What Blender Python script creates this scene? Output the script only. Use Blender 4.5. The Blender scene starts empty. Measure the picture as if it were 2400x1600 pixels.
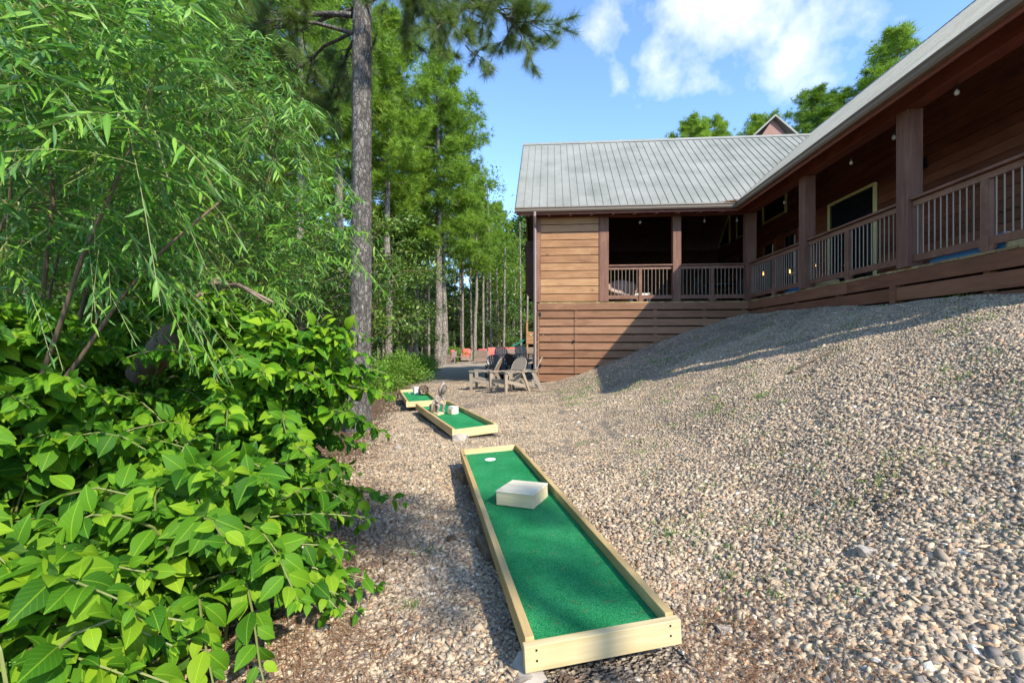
import bpy, math, random
import numpy as np
from mathutils import Vector, Matrix
S = bpy.context.scene
C = S.collection
R = math.radians
random.seed(7)
rng = np.random.default_rng(7)
F = 1100.0
ALPHA = math.atan(0.082)
CA, SA = math.cos(ALPHA), math.sin(ALPHA)

# ------------------------------------------------------------------ camera
cam = bpy.data.cameras.new('camera'); co = bpy.data.objects.new('camera', cam); C.objects.link(co)
cam.sensor_width = 36; cam.lens = 36 * F / 2400; cam.clip_start = .05; cam.clip_end = 2000
co.location = (0, 0, 0); co.rotation_euler = (R(90), 0, 0)
S.camera = co
# ------------------------------------------------------------------ sun, sky, exposure
SX, SY, SZ = 0.83 * CA - 0.90 * SA, -0.90 * CA - 0.83 * SA, 1.0      # towards the sun
sd = Vector((SX, SY, SZ)).normalized()
sun = bpy.data.lights.new('sun', 'SUN'); so = bpy.data.objects.new('sun', sun); C.objects.link(so)
sun.energy = 2.75; sun.angle = R(.5); sun.color = (1, .94, .83)
so.rotation_euler = sd.to_track_quat('Z', 'Y').to_euler()
SKY = .15
S.view_settings.view_transform = 'Standard'; S.view_settings.look = 'None'
S.view_settings.exposure = 1.48; S.view_settings.gamma = 1
W = bpy.data.worlds.new('World'); S.world = W; W.use_nodes = True
nt = W.node_tree; N = nt.nodes; L = nt.links
bg = N['Background']; bg.inputs['Strength'].default_value = SKY
sky = N.new('ShaderNodeTexSky'); sky.sky_type = 'NISHITA'; sky.sun_disc = False
sky.sun_elevation = math.asin(sd.z); sky.sun_rotation = math.atan2(sd.x, sd.y)
sky.ozone_density = 2.2; sky.air_density = .9; sky.dust_density = .3
def wn(kind, **kw):
    n = N.new(kind)
    for k, v in kw.items(): setattr(n, k, v)
    return n
def wmath(op, a, b=None, c=None, clamp=False):
    n = N.new('ShaderNodeMath'); n.operation = op; n.use_clamp = clamp
    for i, x in enumerate((a, b, c)):
        if x is None: continue
        if isinstance(x, (int, float)): n.inputs[i].default_value = x
        else: L.new(x, n.inputs[i])
    return n.outputs[0]
tc = N.new('ShaderNodeTexCoord')
noi = wn('ShaderNodeTexNoise'); noi.inputs['Scale'].default_value = 8.5; noi.inputs['Detail'].default_value = 9; noi.inputs['Roughness'].default_value = .56
L.new(tc.outputs['Generated'], noi.inputs['Vector'])
acc = None
def pixdir(u, v): return Vector(((u - 1200) / F, 1, (800 - v) / F)).normalized()
for (u, v, w, r) in ((1700, 40, 1.0, .115), (1780, -60, 1.0, .15), (1560, 130, .8, .08), (1660, 180, .8, .06), (1420, 60, .85, .075),
                     (1330, 120, .6, .05), (1920, 70, .9, .1), (2010, 20, .7, .07), (1500, 20, .7, .08), (1850, 150, .75, .06), (1600, -20, .9, .12), (1450, 170, .55, .045), (1640, 100, .8, .08), (1720, 120, .6, .06)):
    d = wn('ShaderNodeVectorMath', operation='DISTANCE'); L.new(tc.outputs['Generated'], d.inputs[0]); d.inputs[1].default_value = pixdir(u, v)
    q = wmath('DIVIDE', d.outputs['Value'], r); q = wmath('POWER', q, 2.0); q = wmath('MULTIPLY', q, -1.0)
    g = wmath('MULTIPLY', wmath('EXPONENT', q), w)
    acc = g if acc is None else wmath('MAXIMUM', acc, g)
m = wmath('ADD', wmath('MULTIPLY', acc, .52), wmath('MULTIPLY', noi.outputs['Fac'], 1.35))
m = wmath('MULTIPLY', wmath('SUBTRACT', m, .94), 2.3, clamp=True)
m = wmath('MULTIPLY', m, .9)
mix = wn('ShaderNodeMix', data_type='RGBA'); L.new(m, mix.inputs['Factor'])
hsv = wn('ShaderNodeMix', data_type='RGBA', blend_type='MULTIPLY'); hsv.inputs['Factor'].default_value = 1
L.new(sky.outputs['Color'], hsv.inputs['A']); hsv.inputs['B'].default_value = (.80, .91, 1.03, 1)
L.new(hsv.outputs['Result'], mix.inputs['A']); mix.inputs['B'].default_value = (3.4, 3.5, 3.65, 1)
L.new(mix.outputs['Result'], bg.inputs['Color'])

# ------------------------------------------------------------------ helpers
def at(u, v, Y): return Vector(((u - 1200) / F * Y, Y, (800 - v) / F * Y))
def H(l, d, z): return Vector((l * CA + d * SA, -l * SA + d * CA, z))       # house frame -> world
def toH(x, y): return x * CA - y * SA, x * SA + y * CA
def lf(u, d):                                                               # lateral on plane d seen at pixel u
    t = (u - 1200) / F; Y = d / (t * SA + CA); return t * Y * CA - Y * SA
PL = [-60, -20, -8, -4, -1.2, .2, .8, 1.5, 3.6, 5.0, 5.7, 30]
FARP = [-6, -3.2, -1.9, -1.5, -1.27, -1.2, -.98, -.70, .14, .66, .8, .9]
NEARP = [-6, -3.2, -1.9, -1.5, -1.34, -1.30, -1.24, -1.06, -.21, .38, .6, .9]
BACKP = [-4, -2.2, -1.6, -1.4, -1.3, -1.25, -1.22, -1.2, -1.2, -1.2, -1.2, -1.2]
def ground(x, y):
    x = np.asarray(x, float); y = np.asarray(y, float)
    l = x * CA - y * SA; d = x * SA + y * CA
    a = np.interp(l, PL, NEARP); b = np.interp(l, PL, FARP); c = np.interp(l, PL, BACKP)
    t = np.clip((d - 6) / 7.5, 0, 1); s = np.clip((d - 15.5) / 6, 0, 1); s = s * s * (3 - 2 * s)
    z = a * (1 - t) + b * t; z = z * (1 - s) + c * s
    z = z + np.clip((d - 45) / 60, 0, 1) * 3 * (np.clip(-l / 20, 0, 1) + .3)
    return z + .018 * np.sin(x * 2.1 + y * 1.3) + .012 * np.sin(x * 4.7 - y * 3.1) + .01 * np.sin(9 * x + 1) * np.sin(8 * y)
def gz(x, y): return float(ground(x, y))

def tag(o, label=None, cat=None, group=None, kind=None):
    if label: o['label'] = label
    if cat: o['category'] = cat
    if group: o['group'] = group
    if kind: o['kind'] = kind
    return o
def empty(name, loc=(0, 0, 0), rz=0, rx=0, ry=0):
    o = bpy.data.objects.new(name, None); C.objects.link(o); o.location = loc; o.rotation_euler = (rx, ry, rz); o.empty_display_size = .1
    return o
class MB:
    def __init__(s): s.v = []; s.f = []
    def hexa(s, p):
        b = len(s.v); s.v += [tuple(q) for q in p]
        s.f += [tuple(b + i for i in q) for q in ((0, 3, 2, 1), (4, 5, 6, 7), (0, 1, 5, 4), (1, 2, 6, 5), (2, 3, 7, 6), (3, 0, 4, 7))]
        return s
    def box(s, x0, x1, y0, y1, z0, z1):
        return s.hexa([(x0, y0, z0), (x1, y0, z0), (x1, y1, z0), (x0, y1, z0), (x0, y0, z1), (x1, y0, z1), (x1, y1, z1), (x0, y1, z1)])
    def bar(s, p, q, w, h, up=(0, 0, 1)):
        p, q = Vector(p), Vector(q); a = (q - p).normalized(); up = Vector(up)
        if abs(a.dot(up)) > .98: up = Vector((0, 1, 0))
        r = a.cross(up).normalized(); u = r.cross(a)
        P = []
        for c in (p, q):
            P += [c - r * w / 2 - u * h / 2, c + r * w / 2 - u * h / 2, c + r * w / 2 + u * h / 2, c - r * w / 2 + u * h / 2]
        return s.hexa(P)
    def tube(s, pts, rad, n=8, cap=True):
        pts = [Vector(p) for p in pts]; b = len(s.v); prev = None
        if isinstance(rad, (int, float)): rad = [rad] * len(pts)
        for i, p in enumerate(pts):
            a = (pts[min(i + 1, len(pts) - 1)] - pts[max(i - 1, 0)]).normalized()
            if prev is None:
                r = a.cross(Vector((0, 0, 1)))
                if r.length < .1: r = a.cross(Vector((1, 0, 0)))
            else: r = prev - a * prev.dot(a)
            r.normalize(); prev = r; u = a.cross(r)
            for k in range(n):
                t = 2 * math.pi * k / n
                s.v.append(tuple(p + (r * math.cos(t) + u * math.sin(t)) * rad[i]))
        for i in range(len(pts) - 1):
            for k in range(n):
                k2 = (k + 1) % n
                s.f.append((b + i * n + k, b + i * n + k2, b + (i + 1) * n + k2, b + (i + 1) * n + k))
        if cap:
            s.f.append(tuple(b + k for k in range(n))[::-1]); s.f.append(tuple(b + (len(pts) - 1) * n + k for k in range(n)))
        return s
    def lathe(s, prof, n=16, c=(0, 0, 0), sx=1, sy=1):
        b = len(s.v)
        for (r, z) in prof:
            for k in range(n):
                t = 2 * math.pi * k / n; s.v.append((c[0] + r * sx * math.cos(t), c[1] + r * sy * math.sin(t), c[2] + z))
        for i in range(len(prof) - 1):
            for k in range(n):
                k2 = (k + 1) % n; s.f.append((b + i * n + k, b + i * n + k2, b + (i + 1) * n + k2, b + (i + 1) * n + k))
        s.f.append(tuple(b + k for k in range(n))[::-1]); s.f.append(tuple(b + (len(prof) - 1) * n + k for k in range(n)))
        return s
    def prism(s, poly, y0, y1):                                     # polygon in xz extruded along y
        b = len(s.v); n = len(poly)
        s.v += [(x, y0, z) for x, z in poly] + [(x, y1, z) for x, z in poly]
        s.f.append(tuple(range(b, b + n))); s.f.append(tuple(range(b + 2 * n - 1, b + n - 1, -1)))
        for i in range(n):
            j = (i + 1) % n; s.f.append((b + i, b + n + i, b + n + j, b + j))
        return s
    def slab(s, pts, t):                                            # polygon given as 3D points, thickened downwards
        b = len(s.v); n = len(pts)
        s.v += [tuple(p) for p in pts] + [(p[0], p[1], p[2] - t) for p in pts]
        s.f.append(tuple(range(b, b + n))); s.f.append(tuple(range(b + 2 * n - 1, b + n - 1, -1)))
        for i in range(n):
            j = (i + 1) % n; s.f.append((b + i, b + n + i, b + n + j, b + j))
        return s
    def build(s, name, mat, parent=None, smooth=False, bevel=0, fix=True):
        me = bpy.data.meshes.new(name); me.from_pydata(s.v, [], s.f); me.materials.append(mat)
        if fix:
            import bmesh
            bm = bmesh.new(); bm.from_mesh(me); bmesh.ops.recalc_face_normals(bm, faces=bm.faces); bm.to_mesh(me); bm.free()
        if smooth:
            me.polygons.foreach_set('use_smooth', [True] * len(me.polygons))
        o = bpy.data.objects.new(name, me); C.objects.link(o); o.parent = parent
        if bevel:
            md = o.modifiers.new('bevel', 'BEVEL'); md.width = bevel; md.segments = 2; md.limit_method = 'ANGLE'
        return o
def fast_mesh(name, V, Fc, mat, parent=None, smooth=False, lv=None):
    """V (n,3); Fc (m,k) constant-size faces"""
    V = np.ascontiguousarray(V, np.float32); Fc = np.ascontiguousarray(Fc, np.int32); m, k = Fc.shape
    me = bpy.data.meshes.new(name); me.vertices.add(len(V)); me.vertices.foreach_set('co', V.ravel())
    me.loops.add(m * k); me.loops.foreach_set('vertex_index', Fc.ravel())
    me.polygons.add(m); me.polygons.foreach_set('loop_start', np.arange(0, m * k, k, dtype=np.int32))
    if smooth: me.polygons.foreach_set('use_smooth', np.ones(m, bool))
    me.update(calc_edges=True); me.materials.append(mat)
    if lv is not None:
        a = me.attributes.new('lv', 'FLOAT_VECTOR', 'POINT'); a.data.foreach_set('vector', np.ascontiguousarray(lv, np.float32).ravel())
    o = bpy.data.objects.new(name, me); C.objects.link(o); o.parent = parent
    return o
def scat(tv, tf, pos, X, Y, Z, sc, sy=None, sz=None):
    sc = np.broadcast_to(np.asarray(sc, float), (len(pos),)); sy = sc if sy is None else sy; sz = sc if sz is None else sz
    V = pos[:, None] + tv[None, :, 0, None] * (X * sc[:, None])[:, None] + tv[None, :, 1, None] * (Y * np.broadcast_to(sy, (len(pos),))[:, None])[:, None] + tv[None, :, 2, None] * (Z * np.broadcast_to(sz, (len(pos),))[:, None])[:, None]
    Fc = tf[None] + (np.arange(len(pos)) * len(tv))[:, None, None]
    return V.reshape(-1, 3), Fc.reshape(-1, tf.shape[1])
def nrm(a): return a / np.maximum(np.linalg.norm(a, axis=-1, keepdims=True), 1e-9)
def frames(ax, up):
    X = nrm(ax); Y = nrm(np.cross(up, X)); Z = np.cross(X, Y); return X, Y, Z
def join(parts):
    Vs, Fs, o = [], [], 0
    for V, Fc in parts: Vs.append(V); Fs.append(Fc + o); o += len(V)
    return np.concatenate(Vs), np.concatenate(Fs)
def children(o): return [c for c in bpy.data.objects if c.parent == o]
def copy_tree(o, parent=None, kids=None):
    c = o.copy(); C.objects.link(c); c.parent = parent
    for ch in (kids if kids is not None else children(o)): copy_tree(ch, c)
    return c

# ------------------------------------------------------------------ materials
class NT:
    def __init__(s, name):
        s.m = bpy.data.materials.new(name); s.m.use_nodes = True; s.t = s.m.node_tree; s.n = s.t.nodes; s.l = s.t.links
        s.b = s.n['Principled BSDF']; s.out = s.n['Material Output']
    def set(s, sock, x):
        if isinstance(x, (int, float)): sock.default_value = x
        elif isinstance(x, tuple): sock.default_value = x if len(x) != 3 or sock.type != 'RGBA' else (*x, 1)
        else: s.l.new(x, sock)
    def p(s, k, x): s.set(s.b.inputs[k], x)
    def obj(s): return s.n.new('ShaderNodeTexCoord').outputs['Object']
    def pos(s): return s.n.new('ShaderNodeNewGeometry').outputs['Position']
    def isl(s): return s.n.new('ShaderNodeNewGeometry').outputs['Random Per Island']
    def orand(s): return s.n.new('ShaderNodeObjectInfo').outputs['Random']
    def attr(s, k): n = s.n.new('ShaderNodeAttribute'); n.attribute_name = k; return n.outputs['Vector']
    def map(s, v, sc=(1, 1, 1), rot=(0, 0, 0)):
        n = s.n.new('ShaderNodeMapping'); s.set(n.inputs['Vector'], v); n.inputs['Scale'].default_value = sc; n.inputs['Rotation'].default_value = rot; return n.outputs[0]
    def noise(s, v, scale=5, detail=4, rough=.5, dist=0):
        n = s.n.new('ShaderNodeTexNoise'); s.set(n.inputs['Vector'], v); n.inputs['Scale'].default_value = scale
        n.inputs['Detail'].default_value = detail; n.inputs['Roughness'].default_value = rough; n.inputs['Distortion'].default_value = dist
        return n.outputs['Fac']
    def vor(s, v, scale=5, feat='F1', out='Distance'):
        n = s.n.new('ShaderNodeTexVoronoi'); n.feature = feat; s.set(n.inputs['Vector'], v); n.inputs['Scale'].default_value = scale; return n.outputs[out]
    def ramp(s, f, stops, interp='LINEAR'):
        n = s.n.new('ShaderNodeValToRGB'); s.set(n.inputs[0], f); e = n.color_ramp.elements; n.color_ramp.interpolation = interp
        while len(e) < len(stops): e.new(.5)
        for i, (p, c) in enumerate(stops): e[i].position = p; e[i].color = (*c, 1) if len(c) == 3 else c
        return n.outputs[0]
    def math(s, op, a, b=0, clamp=False):
        n = s.n.new('ShaderNodeMath'); n.operation = op; n.use_clamp = clamp; s.set(n.inputs[0], a); s.set(n.inputs[1], b); return n.outputs[0]
    def mix(s, f, a, b, blend='MIX'):
        n = s.n.new('ShaderNodeMix'); n.data_type = 'RGBA'; n.blend_type = blend; s.set(n.inputs['Factor'], f); s.set(n.inputs['A'], a); s.set(n.inputs['B'], b); return n.outputs['Result']
    def sep(s, v): n = s.n.new('ShaderNodeSeparateXYZ'); s.set(n.inputs[0], v); return n.outputs
    def bump(s, h, strength=.5, dist=.01):
        n = s.n.new('ShaderNodeBump'); s.set(n.inputs['Height'], h); n.inputs['Strength'].default_value = strength; n.inputs['Distance'].default_value = dist
        s.l.new(n.outputs[0], s.b.inputs['Normal']); return n
def g3(v): return (v, v, v)
def wood_mat(name, cols, rough=.6, grain=(1, 1, 1), knots=.5, scale=1, bump=.35, spec=.3, var=.3, weather=None):
    """grain: coordinate scale; the board runs along the axis with the small scale"""
    t = NT(name); o = t.obj(); isl = t.isl()
    off = t.n.new('ShaderNodeVectorMath'); off.operation = 'ADD'; t.set(off.inputs[0], o)
    cmb = t.n.new('ShaderNodeCombineXYZ'); t.set(cmb.inputs[0], t.math('MULTIPLY', isl, 37)); t.set(cmb.inputs[1], t.math('MULTIPLY', isl, 11)); t.set(cmb.inputs[2], t.math('MULTIPLY', isl, 23))
    t.set(off.inputs[1], cmb.outputs[0]); v = off.outputs[0]
    g1 = t.noise(t.map(v, tuple(a * scale for a in grain)), 14, 5, .6, .6)
    g2 = t.noise(t.map(v, tuple(a * scale for a in grain)), 60, 3, .6)
    g3_ = t.noise(v, 1.7, 3, .5)
    f = t.math('ADD', t.math('MULTIPLY', g1, .55), t.math('ADD', t.math('MULTIPLY', g2, .2), t.math('MULTIPLY', g3_, .35)))
    f = t.math('ADD', f, t.math('MULTIPLY', t.math('SUBTRACT', isl, .5), var))
    n = len(cols); c = t.ramp(f, [(.3 + .45 * i / (n - 1), cols[i]) for i in range(n)])
    if knots:
        k = t.vor(t.map(v, tuple(a * .5 + .5 for a in grain)), 3.1); c = t.mix(t.math('MULTIPLY', t.ramp(k, [(0.03, g3(1)), (.1, g3(0))]), knots), c, tuple(x * .35 for x in cols[0]))
    if weather: c = t.mix(t.ramp(t.noise(o, 3, 5, .6), [(.45, g3(0)), (.7, g3(.7))]), c, weather)
    t.p('Base Color', c); t.p('Roughness', rough); t.p('Specular IOR Level', spec)
    t.bump(t.math('ADD', g1, t.math('MULTIPLY', g2, .6)), bump, .004)
    return t.m
def plain(name, col, rough=.5, metal=0, spec=.5, noise=.12, scale=30, bump=0, emit=None):
    t = NT(name); o = t.obj(); f = t.noise(o, scale, 4, .6)
    c = t.mix(f, tuple(max(0, x * (1 - noise)) for x in col), tuple(x * (1 + noise) for x in col))
    t.p('Base Color', c); t.p('Roughness', rough); t.p('Metallic', metal); t.p('Specular IOR Level', spec)
    if bump: t.bump(f, bump, .003)
    if emit: t.p('Emission Color', (*emit[0], 1)); t.p('Emission Strength', emit[1])
    return t.m
def leaf_mat(name, cols, trans=.35, rough=.45, spec=.4, veins=False, back=None, tree=.0):
    t = NT(name); isl = t.isl(); big = t.noise(t.pos(), .9, 2, .5)
    f = t.math('ADD', t.math('MULTIPLY', isl, .65), t.math('MULTIPLY', big, .45))
    if tree: f = t.math('ADD', f, t.math('MULTIPLY', t.math('SUBTRACT', t.orand(), .5), tree))
    n = len(cols); c = t.ramp(f, [(.12 + .8 * i / (n - 1), cols[i]) for i in range(n)])
    if veins:
        a = t.sep(t.attr('lv')); ax = t.math('ABSOLUTE', a[1])
        mid = t.ramp(ax, [(0, g3(1)), (.07, g3(0))])
        w = t.math('SINE', t.math('MULTIPLY', t.math('SUBTRACT', a[0], t.math('MULTIPLY', ax, .35)), 46)); lat = t.ramp(w, [(.80, g3(0)), (1, g3(1))])
        vv = t.math('MAXIMUM', mid, t.math('MULTIPLY', lat, .2))
        c = t.mix(t.math('MULTIPLY', vv, .38), c, tuple(min(1, x * 1.9 + .02) for x in cols[-1]))
        t.bump(t.math('ADD', t.math('MULTIPLY', vv, -.7), t.math('MULTIPLY', t.noise(t.pos(), 90, 3), .5)), .5, .002)
    if veins:
        sp = t.ramp(t.noise(t.pos(), 130, 2, .6), [(.70, g3(0)), (.74, g3(.75))]); c = t.mix(sp, c, (.16, .12, .03))
    if back:
        gn = t.n.new('ShaderNodeNewGeometry'); c = t.mix(gn.outputs['Backfacing'], c, t.mix(.6, c, back))
    t.p('Base Color', c); t.p('Roughness', rough); t.p('Specular IOR Level', spec)
    tr = t.n.new('ShaderNodeBsdfTranslucent'); t.set(tr.inputs['Color'], t.mix(1, c, (1.0, 1.0, .35, 1), 'MULTIPLY'))
    ms = t.n.new('ShaderNodeMixShader'); ms.inputs[0].default_value = trans
    t.l.new(t.b.outputs[0], ms.inputs[1]); t.l.new(tr.outputs[0], ms.inputs[2]); t.l.new(ms.outputs[0], t.out.inputs['Surface'])
    return t.m

M = {}
RED = [(.05, .013, .007), (.105, .028, .014), (.19, .058, .03)]
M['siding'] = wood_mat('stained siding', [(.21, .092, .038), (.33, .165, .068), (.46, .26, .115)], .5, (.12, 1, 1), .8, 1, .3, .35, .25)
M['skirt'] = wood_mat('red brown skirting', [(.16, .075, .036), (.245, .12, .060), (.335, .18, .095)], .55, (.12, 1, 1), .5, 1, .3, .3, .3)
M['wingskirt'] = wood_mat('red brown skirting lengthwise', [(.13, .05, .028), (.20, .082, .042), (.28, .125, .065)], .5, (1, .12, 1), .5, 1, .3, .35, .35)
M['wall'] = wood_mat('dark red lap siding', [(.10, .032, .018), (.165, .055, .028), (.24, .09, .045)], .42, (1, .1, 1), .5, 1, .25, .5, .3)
M['beam'] = wood_mat('red stained beam', [(.12, .03, .018), (.20, .055, .03), (.28, .085, .048)], .5, (1, .1, 1), .4, 1, .3, .4, .2)
M['beamx'] = wood_mat('red stained beam across', [(.12, .03, .018), (.20, .055, .03), (.28, .085, .048)], .5, (.1, 1, 1), .4, 1, .3, .4, .2)
M['post'] = wood_mat('weathered brown post', [(.11, .05, .032), (.19, .095, .062), (.30, .165, .11)], .65, (1, 1, .08), .3, 1, .6, .25, .3)
M['rail'] = wood_mat('stained rail', [(.13, .06, .036), (.21, .105, .065), (.31, .17, .11)], .55, (.3, .3, .3), .2, 1, .3, .3, .3)
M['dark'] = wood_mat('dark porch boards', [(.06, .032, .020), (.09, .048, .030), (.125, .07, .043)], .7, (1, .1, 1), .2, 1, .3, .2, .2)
M['deck'] = wood_mat('deck boards', [(.18, .12, .05), (.30, .21, .09), (.42, .31, .14)], .7, (.12, 1, 1), .4, 1, .4, .2, .4)
M['pine'] = wood_mat('fresh pine lumber', [(.30, .18, .06), (.50, .34, .14), (.68, .51, .26)], .55, (1, .07, 1), .9, 1, .35, .3, .18)
M['pinex'] = wood_mat('fresh pine lumber across', [(.36, .25, .10), (.54, .42, .21), (.70, .59, .36)], .55, (.07, 1, 1), .9, 1, .35, .3, .18)
M['block'] = wood_mat('pale block wood', [(.42, .32, .16), (.60, .49, .29), (.72, .64, .44)], .6, (.1, 1, 1), .6, 1, .3, .25, .25)
M['blocktop'] = wood_mat('bleached block top', [(.56, .48, .32), (.70, .62, .44), (.78, .71, .54)], .6, (.1, 1, 1), .1, 1, .2, .2, .2, weather=(.55, .5, .36))
M['oldwood'] = wood_mat('weathered timber', [(.10, .065, .04), (.17, .12, .08), (.27, .21, .15)], .8, (1, 1, .3), .3, 1, .5, .2, .4)
M['wicker'] = plain('brown wicker', (.27, .19, .15), .6, noise=.35, scale=60, bump=.4)
M['coral'] = plain('coral cushion cloth', (.62, .13, .10), .9, noise=.15, scale=20)
M['tan'] = plain('tan plastic', (.31, .25, .18), .45, noise=.10, scale=12)
M['black'] = plain('black plastic', (.022, .024, .027), .35, noise=.2, scale=12)
M['iron'] = plain('black iron', (.02, .019, .018), .4, .6)
M['baluster'] = plain('brown grey metal', (.26, .20, .14), .4, .1, noise=.12)
M['gutter'] = plain('tan brown gutter paint', (.20, .155, .115), .4, 0, .5, .1, 8)
M['spout'] = plain('brown downspout paint', (.30, .22, .19), .4, 0, .5, .1, 8)
M['frame'] = plain('pale yellow window frame', (.75, .66, .30), .4)
M['white'] = plain('white paint', (.72, .70, .62), .5, noise=.05)
M['blue'] = plain('blue paint', (.06, .27, .55), .4, noise=.12)
M['concrete'] = plain('pale concrete', (.38, .33, .27), .9, noise=.25, scale=18, bump=.6)
M['green_plastic'] = plain('green plastic', (.02, .20, .14), .35)
M['cord'] = plain('grey cord', (.13, .12, .11), .6)
M['figure'] = plain('carved grey brown stone', (.29, .23, .19), .85, noise=.45, scale=45, bump=.9)
M['figdark'] = plain('dark carved grooves', (.035, .028, .024), .9)
M['cone'] = plain('pine cone scales', (.12, .075, .045), .8, noise=.4, scale=60)
M['bulb'] = plain('clear warm bulb glass', (.42, .37, .28), .08, spec=1)
M['glow'] = plain('lit amber bulb', (.9, .4, .1), .4, emit=((1, .45, .12), 1.8))
# roof
t = NT('galvanised ribbed roof'); o = t.obj()
f = t.noise(o, 1.1, 4, .6); f2 = t.noise(t.map(o, (8, 8, .6)), 3, 3)
t.p('Base Color', t.ramp(t.math('ADD', t.math('MULTIPLY', f, .7), t.math('MULTIPLY', f2, .3)), [(.32, (.165, .17, .14)), (.5, (.235, .235, .20)), (.68, (.29, .285, .25))]))
t.p('Metallic', .0); t.p('Roughness', .6); t.p('Specular IOR Level', .2); M['roof'] = t.m
# glass
t = NT('dark window glass'); t.p('Base Color', (.012, .015, .016)); t.p('Roughness', .03); t.p('Specular IOR Level', .9); M['glass'] = t.m
# turf
t = NT('green carpet turf'); o = t.obj(); f = t.noise(o, 190, 3, .8); f2 = t.noise(o, 3.2, 5, .7); f3 = t.vor(o, 420)
c = t.ramp(t.math('ADD', t.math('MULTIPLY', f, .85), t.math('MULTIPLY', f2, .24)), [(.36, (.001, .07, .019)), (.52, (.007, .215, .062)), (.70, (.09, .46, .18))])
c = t.mix(t.ramp(f3, [(0, g3(.4)), (.14, g3(0))]), c, (.30, .55, .36))
t.p('Base Color', c); t.p('Roughness', .75); t.p('Specular IOR Level', .12); t.bump(t.math('ADD', f, f3), .9, .004); M['turf'] = t.m
# bark
def bark_mat(name, cols, sc=1):
    t = NT(name); o = t.obj(); w = t.noise(o, 9 * sc, 4, .65); 
    wv = t.n.new('ShaderNodeVectorMath'); wv.operation = 'MULTIPLY_ADD'; t.set(wv.inputs[0], o); wv.inputs[1].default_value = (1, 1, .34)
    cb = t.n.new('ShaderNodeCombineXYZ'); t.set(cb.inputs[0], t.math('MULTIPLY', w, .17)); t.set(cb.inputs[1], t.math('MULTIPLY', w, -.15)); t.set(wv.inputs[2], cb.outputs[0])
    e = t.vor(wv.outputs[0], 15 * sc, 'DISTANCE_TO_EDGE'); cell = t.vor(wv.outputs[0], 15 * sc, 'F1', 'Color'); e2 = t.vor(wv.outputs[0], 34 * sc, 'DISTANCE_TO_EDGE')
    crack = t.math('MULTIPLY', t.ramp(e, [(0, g3(.15)), (.22, g3(1))]), t.ramp(e2, [(0, g3(.45)), (.18, g3(1))])); fine = t.noise(t.map(o, (1, 1, .45)), 75 * sc, 6, .75, 1.2)
    crack = t.math('MULTIPLY', crack, t.ramp(t.noise(t.map(o, (1, 1, .3)), 24 * sc, 4, .7, 1.5), [(.36, g3(.35)), (.52, g3(1))])); big = t.noise(o, 1.6, 3)
    cc = t.sep(cell)[0]
    f = t.math('ADD', t.math('MULTIPLY', fine, .6), t.math('ADD', t.math('MULTIPLY', cc, .2), t.math('MULTIPLY', big, .2))); c = t.ramp(f, [(.25, cols[1]), (.5, cols[2]), (.75, cols[3])])
    c = t.mix(crack, cols[0], c); t.p('Base Color', c); t.p('Roughness', .9); t.p('Specular IOR Level', .15)
    t.bump(t.math('ADD', crack, t.math('MULTIPLY', fine, .7)), 1, .016); return t.m
M['bark'] = bark_mat('pine bark', [(.035, .03, .026), (.15, .13, .115), (.30, .27, .235), (.50, .45, .39)])
M['barkfar'] = bark_mat('far pine bark', [(.09, .075, .062), (.25, .215, .18), (.40, .34, .285), (.54, .46, .38)], .6)
M['twig'] = plain('brown twig bark', (.13, .085, .05), .8, noise=.35, scale=25)
M['greentwig'] = plain('yellow green twig', (.17, .19, .05), .6, noise=.25, scale=25)
M['deadwood'] = wood_mat('dead grey brown log', [(.10, .07, .05), (.20, .14, .10), (.33, .26, .2)], .9, (1, 1, .1), .2, 1, .9, .1, .3)
# foliage
M['beauty'] = leaf_mat('broad bright shrub leaf', [(.016, .075, .008), (.050, .165, .010), (.12, .28, .013), (.28, .43, .02)], .42, .58, .16, veins=True, back=(.14, .27, .06))
M['willow'] = leaf_mat('long willow leaf', [(.018, .085, .009), (.055, .175, .014), (.13, .30, .024), (.26, .44, .05)], .35, .38, .42, veins=True, back=(.13, .27, .09))
M['needle'] = leaf_mat('pine needles', [(.055, .13, .015), (.13, .245, .02), (.23, .37, .03), (.34, .48, .04)], .3, .5, .3, tree=.3)
M['nearneedle'] = leaf_mat('near pine needles', [(.05, .095, .03), (.10, .165, .04), (.16, .24, .055), (.23, .31, .08)], .25, .45, .35)
M['broad'] = leaf_mat('woodland leaf', [(.030, .075, .018), (.065, .135, .026), (.12, .21, .035), (.22, .33, .06)], .35, .42, .45, tree=.35)
M['bushleaf'] = leaf_mat('yellow green bush leaf', [(.06, .15, .02), (.12, .26, .03), (.20, .37, .05), (.30, .46, .08)], .4, .5, .3)
M['farleaf'] = leaf_mat('far woodland leaf', [(.022, .05, .014), (.038, .08, .02), (.065, .12, .028), (.11, .18, .042)], .3, .6, .2)
M['grass'] = leaf_mat('weed blade', [(.06, .14, .02), (.12, .24, .03), (.2, .34, .05)], .3)
M['straw'] = leaf_mat('fallen pine needle', [(.14, .07, .035), (.24, .13, .07), (.36, .22, .13)], .1, .8, .1)
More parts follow.
